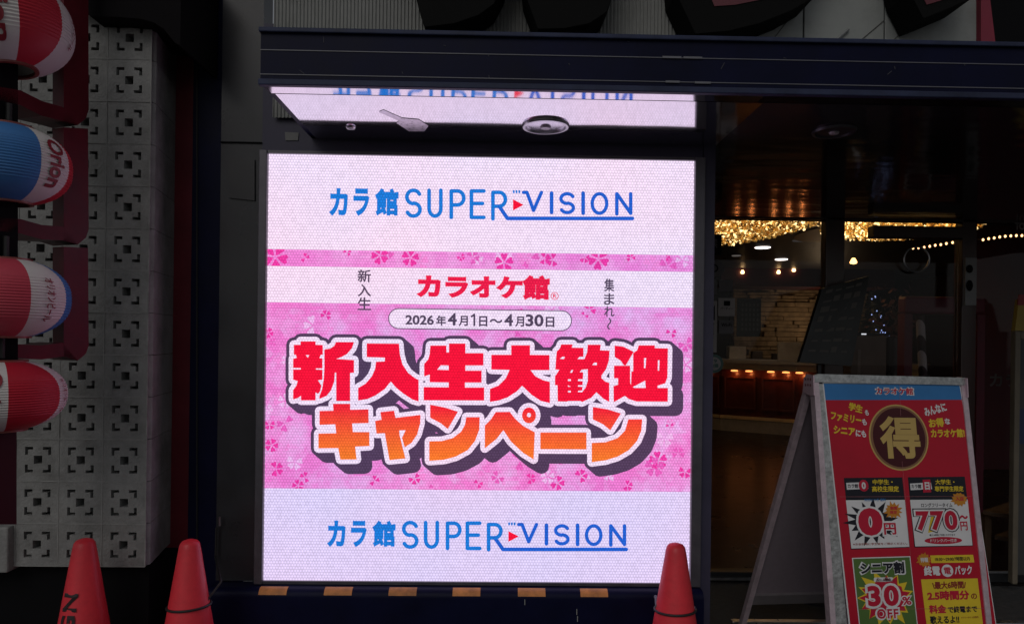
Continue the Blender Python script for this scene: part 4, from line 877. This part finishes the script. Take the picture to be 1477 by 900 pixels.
q = MB(); text(q, GP, 'TO', 1464, 321, 1478, 332, 0, 0, .05); text(q, GP, 'カラオケ', 1427, 539, 1515, 558, 0, 1, .03); q.build('glass_lettering', [text_m, mat('dim_lettering', (.085, .075, .075), .7)], front)

# ================================================================== INTERIOR
room_m = mat('dark_interior_wall', (.030, .010, .011), .6, var=.25); ceil_m = mat('dark_brown_ceiling', (.035, .020, .016), .45, var=.2); redwall = mat('deep_red_wall', (.07, .006, .012), .5)
ZC = 2.8
q = MB(); q.box(-2, 9, YG + .06, 12.2, ZC, ZC + .1); tag(q.build('ceiling', ceil_m), kind='structure')
q = MB(); q.box(-2, 9, 12, 12.2, 0, ZC); tag(q.build('back_wall', room_m), 'dark back wall at the far end of the lobby', 'wall')
q = MB(); q.box(X(1405, 5), 9, 5.2, 5.35, 0, ZC); rw = q.build('partition', redwall); tag(rw, 'dark red partition inside, behind the right end of the glazing', 'partition')
q = MB(); q.box(.88, .96, YG + .06, 12, 0, ZC); tag(q.build('side_wall', room_m), 'dark side wall of the lobby, directly behind the screen', 'wall')
q = MB(); q.box(8.9, 9, YG, 12, 0, ZC); tag(q.build('side_wall', room_m), 'dark side wall at the far right of the lobby', 'wall')
q = MB(); q.box(-12, 12, .08, .3, 3.42, 6); tag(q.build('top_wall', grey_smooth), 'grey wall of the storey above the facade', 'wall')
q = MB(); q.box(XR, 9, .06, YG + .06, ZS + .02, 3.0); tag(q.build('entrance_bulkhead', soft_black), 'black bulkhead over the recessed entrance', 'bulkhead')
q = MB(); q.box(2.9, 9, .2, YG, 0, ZS); 

# counter
wood_panel = mat('red_wood_panel', (.075, .016, .010), .35, var=.35, scale=9, coat=.2); stone_top = mat('cream_counter_top', (.36, .30, .23), .35, var=.15); gold = mat('brass_trim', (.70, .48, .18), .28, 1.)
amber = emit('amber_lamp', (1.0, .33, .08), 3.)
def lamp(name, loc, c, e, r_=.03, parent=None, spot=None):
    l_ = bpy.data.lights.new(name, 'SPOT' if spot else 'POINT'); l_.color = c; l_.energy = e; l_.shadow_soft_size = r_
    o = bpy.data.objects.new(name, l_); col.objects.link(o); o.location = loc
    if spot: l_.spot_size = R(spot); l_.spot_blend = .8
    if parent: hang(o, parent)
    return o
cnt = thing('reception_counter', 'curved wooden reception counter with a cream top and amber lights inside the lobby', 'counter', (3.6, 9.5, 0))
DC = 11.6
path = [D2(1000, 590, DC - .2), D2(1040, 596, DC - .6), D2(1150, 612, DC - 1.2), D2(1260, 628, DC - 2.0), D2(1330, 636, DC - 2.4)]
base_xy = [(p.x, p.y) for p in path]; zb0 = .25
zt = D2(1090, 519, DC - .9).z
def ribbon(q, off, z0, z1, th, mi=0):
    for (x0, y0), (x1, y1) in zip(base_xy, base_xy[1:]):
        d = Vector((x1 - x0, y1 - y0, 0)).normalized(); n_ = Vector((d.y, -d.x, 0))
        a, b_ = Vector((x0, y0, 0)) + n_ * off, Vector((x1, y1, 0)) + n_ * off
        q.slab([(a.x, a.y, z0), (b_.x, b_.y, z0), (b_.x, b_.y, z1), (a.x, a.y, z1)], -n_, th, mi)
q = MB(); ribbon(q, 0, zb0, zt - .16, .5); q.build('panelled_front', wood_panel, cnt)
for (x0_, y0_), (x1_, y1_) in zip(base_xy, base_xy[1:]):
    d = Vector((x1_ - x0_, y1_ - y0_, 0)); L_ = d.length; d.normalize(); n_ = Vector((d.y, -d.x, 0)); k_n = max(1, round(L_ / .75))
    for i in range(k_n):
        a_ = Vector((x0_, y0_, 0)) + d * (L_ * (i + .08) / k_n); b2 = Vector((x0_, y0_, 0)) + d * (L_ * (i + .92) / k_n); q = MB()
        for (za, zb2_, u0, u1) in ((.36, .39, 0, 1), (zt - .30, zt - .27, 0, 1), (.391, zt - .301, 0, .05), (.391, zt - .301, .95, 1)):
            p_, r2 = a_.lerp(b2, u0) + n_ * .001, a_.lerp(b2, u1) + n_ * .001
            q.slab([(p_.x, p_.y, za), (r2.x, r2.y, za), (r2.x, r2.y, zb2_), (p_.x, p_.y, zb2_)], n_, .022)
        q.build('panel_moulding', mat('red_wood_moulding', (.11, .03, .018), .35, coat=.2), cnt)
q = MB(); ribbon(q, .16, zt - .06, zt, .72); q.build('counter_top', stone_top, cnt)
q = MB(); ribbon(q, .10, zt - .16, zt - .061, .3); q.build('lower_moulding', stone_top, cnt)
q = MB(); ribbon(q, .03, .20, .25, .5); q.build('brass_kick_strip', mat('bright_brass', (.85, .62, .30), .45, .4), cnt)
q = MB(); ribbon(q, .012, .0, .19, .5); q.build('kick_board', stone_top, cnt)
for k_, (px, D) in enumerate(((1018, 11.2), (1063, 10.8), (1087, 10.6), (1122, 10.35), (1150, 10.1), (1180, 9.8))):
    p = D2(px, 541, D); p.z = zt - .19
    # snap onto the front of the counter
    best = None
    for (x0, y0), (x1, y1) in zip(base_xy, base_xy[1:]):
        if x0 <= p.x <= x1: f_ = (p.x - x0) / (x1 - x0); d = Vector((x1 - x0, y1 - y0, 0)).normalized(); best = Vector((p.x, y0 + (y1 - y0) * f_, p.z)) + Vector((d.y, -d.x, 0)) * .05
    if best is None: continue
    q = MB(); q.lathe([(.001, .025), (.05, .02), (.055, 0), (.001, -.004)], 12, best); q.build('under_lamp', amber, cnt)
    lamp('under_lamp_light', best + Vector((0, -.03, -.04)), (1, .30, .08), .42, .02, cnt)
for px in (1040, 1100, 1136):
    p = D2(px, 575, 10.6)
# items on the counter
item_m = mat('white_card', (.50, .45, .38), .6); 
for lab, px0, px1, y0, y1, D in (('white card notice standing on the right of the lobby counter', 1122, 1156, 495, 520, 10.75), ('small grey box among papers at the left of the lobby counter', 1052, 1076, 498, 516, 11.1)):
    a, b_ = D2(px0, y1, D), D2(px1, y0, D); q = MB(); q.box(a.x, b_.x, a.y, a.y + (.03 if 'notice' in lab else .15), zt, zt + (b_.z - a.z), bev=.004)
    tag(q.build('counter_card' if 'notice' in lab else 'counter_box', item_m), lab, 'card' if 'notice' in lab else 'box')

# stone feature wall behind the counter
def stone_mat():
    mm = mat('split_stone', (.30, .22, .14), .8, var=.5, scale=6, bump=1., bscale=20); return mm
stn = MB(); a, b_ = D2(1078, 505, 13.6), D2(1196, 412, 13.6); rnd = random.Random(4); z = a.z - .5
while z < b_.z:
    hgt = rnd.uniform(.05, .11); x = a.x - .3
    while x < b_.x + .6:
        wd = rnd.uniform(.18, .5); dy = rnd.uniform(0, .09); stn.box(x, x + wd - .006, 13.6 - 2.572 - dy, 13.6 - 2.4, z, z + hgt - .006, bev=.008); x += wd
    z += hgt
tag(stn.build('stone_wall', stone_mat()), 'warmly lit split stone feature wall behind the lobby counter', 'wall')
sp_ = D2(1140, 405, 13.0); lamp('stone_wash_light', sp_ + Vector((0, -.2, .05)), (1, .72, .42), 22., .1)
sp_ = D2(1170, 450, 12.8); lamp('stone_wash_light', sp_ + Vector((.2, -.1, -.2)), (1, .72, .42), 7., .1)
q = MB(); a, b_ = D2(1040, 412, 12.6), D2(1260, 378, 12.6); q.box(a.x, b_.x + .4, a.y, a.y + .8, a.z, ZC - .001); tag(q.build('dropped_soffit', redwall), 'dark red dropped soffit with small spot lamps above the stone wall', 'soffit')
warm = emit('warm_spot', (1., .62, .26), 7.)
for px, py in ((1071, 393), (1123, 393), (1145, 390), (1170, 385)):
    p = D2(px, py, 12.57); q = MB(); q.lathe([(.001, -.03), (.03, -.02), (.035, .0), (.02, .04), (.001, .045)], 12, p)
    tag(q.build('spot_lamp', warm, smooth=True), 'tiny warm spot lamp on the dark red soffit above the stone wall', 'lamp', 'tiny warm spot lamps on the soffit')
p = D2(1231, 378, 9.); q = MB(); q.lathe([(.001, -.03), (.04, -.02), (.045, .0), (.02, .05), (.001, .055)], 12, p); tag(q.build('wall_lamp', emit('orange_wall_lamp', (1, .5, .15), 6.), smooth=True), 'small orange lamp glowing just right of the central mullion', 'lamp')
a, b_ = D2(1063, 485, 11.9), D2(1098, 431, 11.9); q = MB(); q.box(a.x, b_.x, a.y, a.y + .03, a.z, b_.z); PQ = Plane((0, a.y - .001, 0), (1, 0, 0), (0, 0, 1)); o = q.build('wall_poster', mat('dark_teal_board', (.008, .016, .022), .4)); tag(o, 'dark teal notice board with faint writing left of the stone wall', 'notice board')
q = MB()
for i in range(5):
    cu_ = a.x + (b_.x - a.x) * (.18 + .16 * i)
    for j in range(6): poly(q, PQ, [[(cu_, a.z + .1 + .085 * j), (cu_ + .03, a.z + .1 + .085 * j), (cu_ + .03, a.z + .15 + .085 * j), (cu_, a.z + .15 + .085 * j)]], .002)
q.build('written_columns', mat('chalk_grey', (.06, .07, .075), .8), o)
q = MB(); bp = D2(1060, 500, 11.4); q.box(bp.x - .1, bp.x + .9, bp.y + .5, bp.y + .7, zt, zt + .3, bev=.01); 
for k_ in range(3):
    p = D2(1060 + 30 * k_, 505, 11.3 - .1 * k_); q2 = MB(); q2.box(p.x - .05, p.x + .12, p.y, p.y + .1, zt, zt + .16 - .03 * k_, bev=.006); tag(q2.build('counter_bin', mat('grey_plastic', (.10, .09, .09), .5)), ['taller', 'middle', 'lowest'][k_] + ' grey tray of the row standing along the lobby counter', 'tray', 'grey trays on the counter')

# ceiling lights in the lobby
lamp_white = emit('white_downlight', (1., .92, .84), 5.)
for px, py, rpx, e in ((1100, 358, 10, 5), (1127, 375, 8, 5), (1062, 369.5, 6, .5), (1153, 348, 9, .18)):
    c = on_z(px, py, ZC - .01); D = (c.y + 2.572); r_ = rpx * D / F
    lit = e > 1
    q = MB(); q.lathe([(.001, 0), (r_, 0), (r_ * 1.12, .008)], 24, c)
    tag(q.build('ceiling_light', lamp_white if lit else emit('dim_downlight', (1, .9, .8), e * .25), smooth=True), {1100: 'bright white round ceiling light nearest the gold chandelier', 1127: 'smaller bright ceiling light farther back in the lobby', 1062: 'faint ceiling light left of the two bright ones', 1153: 'very dim ceiling light close to the chandelier rim'}[px], 'ceiling light', 'round lobby ceiling lights')
    if lit: lamp('ceiling_light_beam', c + Vector((0, 0, -.05)), (1, .85, .68), 7., .08, None, 95)

# gold glitter chandeliers
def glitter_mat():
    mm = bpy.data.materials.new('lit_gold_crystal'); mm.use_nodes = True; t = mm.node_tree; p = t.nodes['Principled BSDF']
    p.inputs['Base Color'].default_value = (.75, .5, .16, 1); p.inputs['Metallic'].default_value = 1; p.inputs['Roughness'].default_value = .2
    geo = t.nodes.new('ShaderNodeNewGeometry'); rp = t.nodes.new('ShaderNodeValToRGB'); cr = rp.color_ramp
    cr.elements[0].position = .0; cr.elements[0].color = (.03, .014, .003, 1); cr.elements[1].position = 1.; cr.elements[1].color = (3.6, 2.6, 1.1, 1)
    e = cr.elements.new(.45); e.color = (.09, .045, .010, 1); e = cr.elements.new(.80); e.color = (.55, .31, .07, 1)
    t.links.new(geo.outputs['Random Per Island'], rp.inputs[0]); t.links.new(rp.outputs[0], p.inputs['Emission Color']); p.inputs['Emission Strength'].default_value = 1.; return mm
glit = glitter_mat(); brassd = mat('chandelier_brass', (.34, .22, .07), .35, .9)
def chandelier(label, cx, cy, rx, ry, n_, zlo, seed):
    o = thing('chandelier', label, 'chandelier', (cx, cy, ZC), 'gold crystal chandeliers in the lobby'); rnd = random.Random(seed); q = MB()
    for i in range(n_):
        a = rnd.uniform(0, 2 * math.pi); f_ = rnd.uniform(0, 1) ** .5; x, y = cx + rx * f_ * math.cos(a), cy + ry * f_ * math.sin(a)
        z = zlo + (ZC - .03 - zlo) * (f_ ** 3) * .35 + rnd.uniform(0, .13); s_ = rnd.uniform(.008, .019)
        ax = Vector((rnd.uniform(-1, 1), rnd.uniform(-1, 1), rnd.uniform(-1, 1))).normalized(); q_ = ax.orthogonal().normalized(); u_ = ax.cross(q_); c = Vector((x, y, z))
        vs = [c + ax * s_ * 1.6, c - ax * s_ * 1.6] + [c + (q_ * math.cos(k_ * 2.0944) + u_ * math.sin(k_ * 2.0944)) * s_ for k_ in range(3)]
        q.add(vs, [(0, 2, 3), (0, 3, 4), (0, 4, 2), (1, 3, 2), (1, 4, 3), (1, 2, 4)])
    tag(q.build('crystals', glit, o), kind='stuff')
    q = MB(); q.lathe([(.001, 0), (1, 0), (1.03, .015), (1.03, .05)], 48); pl2 = q.build('ceiling_plate', brassd, None)
    for v in pl2.data.vertices: v.co = Vector((cx + v.co.x * rx, cy + v.co.y * ry, ZC - .06 + v.co.z))
    hang(pl2, o)
    lamp('chandelier_glow', (cx, cy, zlo - .1), (1, .7, .35), .7, .4, o)
chandelier('large gold crystal chandelier glittering at the top left of the glazing', 2.30, 4.35, 1.02, 1.95, 9000, 2.56, 1)
c = D2(1272, 345, 7.3); chandelier('smaller gold crystal chandelier seen over the glass door', c.x + .18, c.y, .80, .75, 3600, 2.60, 2)
q = MB(); c = on_z(1183, 336, ZC - .012); q.lathe([(.001, 0), (1, 0)], 32); cv_ = q.build('ceiling_cove', mat('tan_gilded_ceiling', (.50, .34, .14), .5))
for v in cv_.data.vertices: v.co = Vector((c.x + .2 + v.co.x * .42, c.y + v.co.y * .75, c.z))
tag(cv_, 'tan gilded oval in the ceiling beside the large chandelier', 'ceiling cove')
# string lights
bulb_m = emit('warm_bulb', (1., .55, .22), 5.)
sl = thing('string_lights', 'string of tiny warm bulbs curving across the lobby top right', 'string lights', tuple(D2(1400, 350, 8.2)))
cord = []; bulbs = [(1317, 358), (1325, 357.5), (1333, 357), (1341, 355.5), (1349, 354), (1357, 353), (1365, 351.5), (1374, 350), (1382, 348.5), (1418, 346), (1426, 344.5), (1434, 343.5), (1442, 342), (1450, 341), (1458, 340.5), (1466, 340), (1474, 340)]
q = MB(); q.tube([D2(px, py - 1, 5.9) for px, py in bulbs], .004, 5); q.build('cord', rubber, sl)
for px, py in bulbs:
    p = D2(px, py, 5.88); q = MB(); q.lathe([(.001, -.012), (.008, -.006), (.009, .002), (.004, .011), (.001, .012)], 8, p); q.build('bulb', bulb_m, sl, smooth=True)

# black menu board leaning just in front of the glass
mbd = thing('menu_board', 'black slanted menu board with faint rows of text before the mullion', 'menu board', tuple(D2(1195, 530, 3.85)))
M1, M2, M3, M4 = (dep(*a) for a in ((1186, 416, 3.82), (1254, 398, 3.95), (1228, 528, 3.86), (1153, 522, 3.72)))
nrm = (M2 - M1).cross(M4 - M1).normalized(); 
if nrm.y > 0: nrm = -nrm
q = MB(); q.slab([M1, M2, M3, M4], -nrm, .02); q.build('board', mat('menu_black', (.012, .011, .011), .35), mbd)
MPn = Plane(M1, M2 - M1, M1 - M4); q = MB(); menu_t = mat('menu_grey_text', (.10, .09, .08), .6)
Wm = (M2 - M1).length * .96; Hm = (M4 - M1).length
rnd = random.Random(9)
for i in range(7):
    v = -.06 - (Hm - .12) * i / 6.5
    for j in range(4):
        c_ = MPn.pix(*[0, 0]) if False else None
        base = M1.lerp(M4, (i + .7) / 7.8); tip = M2.lerp(M3, (i + .7) / 7.8); d = tip - base; up_ = (M1 - M4).normalized()
        a_ = base + d * (.10 + .21 * j); b_ = base + d * (.10 + .21 * j + rnd.uniform(.10, .18)); hh = rnd.choice((.012, .02, .035))
        q.add([a_ + nrm * .002, b_ + nrm * .002, b_ + up_ * hh + nrm * .002, a_ + up_ * hh + nrm * .002], [(0, 1, 2, 3)])
q.build('printed_rows', menu_t, mbd)
q = MB(); m0 = M4.lerp(M3, .5) - nrm * .03; mt = M1.lerp(M2, .5).lerp(m0, .5); q.tube([mt - nrm * .03, m0 - nrm * .02, Vector((m0.x, m0.y + .03, 0.02))], .014, 8); q.lathe([(.16, 0), (.16, .015), (.02, .022)], 24, (m0.x, m0.y + .03, 0), caps=True); q.build('stand', black_paint, mbd)

# podium with small terminal, tree with blue-white lights, striped pole
a, b_ = D2(1227, 536, 4.9), D2(1279, 485, 4.9)
pod = thing('podium', 'beige box podium behind the sandwich board inside the door', 'podium', ((a.x + b_.x) / 2, a.y, 0)); beige = mat('beige_laminate', (.20, .145, .11), .6)
q = MB(); q.box(a.x, b_.x, a.y, a.y + .35, 0, b_.z, bev=.006); q.build('cabinet', beige, pod)
q = MB(); q.box(a.x + .05, a.x + .07, a.y - .003, a.y + .01, b_.z - .28, b_.z - .1); q.build('edge_trim', mat('beige_trim', (.30, .23, .18), .6), pod)
tm = thing('card_terminal', 'flat black terminal with two small white lights on the beige podium', 'terminal', (a.x + .1, a.y + .1, b_.z))
q = MB(); q.box(a.x + .0, b_.x - .02, a.y + .02, a.y + .2, b_.z + .001, b_.z + .025, bev=.004); q.build('housing', black_paint, tm)
for px in (1234, 1248):
    p = D2(px, 480, 4.9); q = MB(); q.box(p.x - .017, p.x + .017, a.y + .016, a.y + .022, b_.z + .010, b_.z + .018); q.build('indicator_light', emit('white_indicator', (.9, .95, 1), 1.2), tm)
tree = thing('christmas_tree', 'small artificial tree with blue white fairy lights behind the podium', 'tree', tuple(D2(1250, 500, 5.6))); rnd = random.Random(12)
tb, tt = D2(1250, 492, 5.6), D2(1256, 420, 5.6); q = MB()
for i in range(260):
    f_ = rnd.random(); c = tb.lerp(tt, f_); r_ = .15 * (1 - f_) + .02; an = rnd.uniform(0, 6.28); e_ = c + Vector((r_ * math.cos(an), r_ * math.sin(an), rnd.uniform(-.03, .02))); s_ = Vector((-math.sin(an), math.cos(an), .3)) * .012
    q.add([c + s_, c - s_, e_], [(0, 1, 2)])
q.build('branches', mat('frosted_green_needles', (.08, .10, .10), .7), tree)
q = MB(); q.tube([Vector((tb.x, tb.y, 0)), tt], [.02, .005], 8); q.build('trunk', mat('dark_bark', (.04, .025, .018), .8), tree)
fl = emit('blue_fairy_light', (.40, .52, 1.), 1.2)
for i in range(18):
    f_ = rnd.uniform(0, .95); c = tb.lerp(tt, f_); r_ = .16 * (1 - f_) + .02; an = rnd.uniform(3.3, 6.1); p = c + Vector((r_ * math.cos(an), r_ * math.sin(an), 0)); q = MB(); q.lathe([(.001, -.006), (.006, 0), (.001, .006)], 6, p); q.build('fairy_light', fl, tree)
fo = MB(); fc = D2(1285, 460, 5.5)
for i in range(140):
    c = fc + Vector((rnd.gauss(0, .09), rnd.gauss(0, .06), rnd.gauss(0, .12))); u_ = Vector((rnd.uniform(-1, 1), rnd.uniform(-1, 1), rnd.uniform(-1, 1))).normalized() * .03; v_ = u_.orthogonal().normalized() * .022
    fo.add([c - u_, c + v_, c + u_, c - v_], [(0, 1, 2, 3)])
flw = thing('flower_arrangement', 'dim red and brown flower arrangement beside the lit tree', 'flowers', (fc.x, fc.y, 0)); fo.build('blossoms', mat('dusky_red_petals', (.10, .022, .022), .7), flw)
q = MB(); q.lathe([(.09, 0), (.07, .6), (.10, fc.z - .15), (.08, fc.z - .14)], 20, (fc.x, fc.y, 0)); q.build('vase', mat('dark_vase', (.02, .015, .015), .3), flw, smooth=True)
# barber-striped pole
def stripe_mat():
    mm = mat('candy_stripe', (.3, .3, .3), .5); t = mm.node_tree; p = t.nodes['Principled BSDF']; tc = t.nodes.new('ShaderNodeTexCoord'); wv = t.nodes.new('ShaderNodeTexWave'); wv.bands_direction = 'DIAGONAL'; wv.inputs['Scale'].default_value = 3.1
    rp = t.nodes.new('ShaderNodeValToRGB'); rp.color_ramp.interpolation = 'CONSTANT'; rp.color_ramp.elements[0].color = (.035, .004, .008, 1); rp.color_ramp.elements[1].position = .5; rp.color_ramp.elements[1].color = (.62, .56, .56, 1)
    t.links.new(tc.outputs['Object'], wv.inputs[0]); t.links.new(wv.outputs['Fac'], rp.inputs[0]); t.links.new(rp.outputs[0], p.inputs['Base Color']); return mm
a, b_ = D2(1331, 532, 4.8), D2(1327, 455, 4.8); q = MB(); bb = Vector((a.x + .08, a.y, .0)); q.tube([bb, a, b_], .028, 16); q.lathe([(.11, 0), (.11, .02), (.03, .03)], 20, bb, caps=True); tag(q.build('striped_pole', stripe_mat(), smooth=True), 'slim red and white candy striped pole standing behind the glass door', 'pole')
# dim red sofa band, pillar poster
a, b_ = D2(1312, 452, 5.0), D2(1430, 428, 5.0); q = MB(); q.box(a.x, b_.x, a.y + .05, a.y + .16, a.z, b_.z, bev=.02); q.box(a.x, a.x + .06, a.y + .06, a.y + .15, 0, a.z); q.box(b_.x - .06, b_.x, a.y + .06, a.y + .15, 0, a.z); tag(q.build('padded_rail', mat('crimson_vinyl', (.16, .008, .03), .5)), 'crimson padded rail crossing the lobby behind the door frame', 'rail')
a, b_ = D2(1392, 440, 3.95), D2(1409, 372, 3.95); PQ = Plane((0, a.y, 0), (1, 0, 0), (0, 0, 1)); q = MB(); q.box(a.x, b_.x, a.y, a.y + .012, a.z, b_.z); o = q.build('pillar_poster', mat('grey_photo_paper', (.15, .15, .155), .4)); tag(o, 'narrow grey photo poster on the door jamb right of the ring handle', 'poster')
for cy_, ry_ in ((388, 6), (412, 8)): q = MB(); pell(q, PQ, 1398, cy_, 5, ry_, .003, 0); q.build('printed_figure', soft_black, o)
# right edge: framed board, yellow stand, wooden bench
a, b_ = D2(1456, 900, 3.9), D2(1520, 478, 3.9)
fb = thing('framed_board', 'tan framed notice board with a blue panel at the right edge', 'notice board', (a.x, a.y, 0)); tan = mat('tan_frame', (.15, .125, .09), .55)
q = MB(); q.box(a.x, a.x + .032, a.y - .02, a.y + .02, .05, b_.z, bev=.006); q.box(a.x + .032, b_.x, a.y - .02, a.y + .02, b_.z - .05, b_.z, bev=.006); q.build('frame', tan, fb)
q = MB(); q.box(a.x + .033, b_.x, a.y - .004, a.y + .01, .1, b_.z - .051); q.build('board', mat('grey_board', (.055, .055, .055), .5), fb)
for y0, y1, c_ in ((492, 548, (.035, .040, .045)), (590, 640, (.02, .035, .09)), (650, 690, (.05, .05, .055))):
    q = MB(); PQ = Plane((0, a.y - .004, 0), (1, 0, 0), (0, 0, 1)); prect(q, PQ, 1462, y0, 1518, y1, .004); q.build('pinned_sheet', mat('pinned_sheet', c_, .5), fb)
q = MB(); P = [D2(px, py, 3.88) for px, py in ((1470, 432), (1500, 432), (1512, 477), (1464, 477))]; q.slab(P, (0, 1, 0), .03); yo = q.build('yellow_stand', mat('yellow_plastic', (.30, .21, .02), .5)); tag(yo, 'small yellow tapered stand sitting on top of the framed board', 'stand')
q = MB(); P = [D2(px, py, 3.87) for px, py in ((1470, 425), (1500, 425), (1500, 440), (1468, 440))]; q.slab(P, (0, 1, 0), .008); q.build('red_label', mat('red_label', (.22, .01, .015), .5), yo)
bn = thing('wooden_bench', 'low bench of tan wooden boards inside the glass at the right edge', 'bench', tuple(D2(1440, 800, 3.95))); ply = mat('tan_plywood', (.20, .13, .075), .55, var=.25, scale=5)
A = [dep(*a_) for a_ in ((1418, 719, 4.25), (1470, 716, 4.6), (1540, 745, 4.5), (1500, 770, 4.05))]
zb_ = sum(p.z for p in A) / 4
q = MB(); q.slab([(p.x, p.y, zb_) for p in A], (0, 0, 1), .025); q.build('seat', ply, bn)
q = MB(); q.slab([(p.x + .09, p.y + .02, zb_ - .16) for p in A], (0, 0, 1), .025); q.build('shelf', ply, bn)
for p in A: q = MB(); q.box(p.x - .02 + .05, p.x + .02 + .05, p.y + .02, p.y + .06, 0, zb_ - .001); q.build('leg', ply, bn)
# threshold strips in the entrance floor
q = MB(); a, b_ = on_z(1055, 894, .012), on_z(1192, 893, .012); q.box(a.x, b_.x + 2.2, a.y - .02, a.y + .02, .0, .012, bev=.003); tag(q.build('threshold_strip', steel), 'steel threshold strip on the floor behind the sandwich board legs', 'threshold')
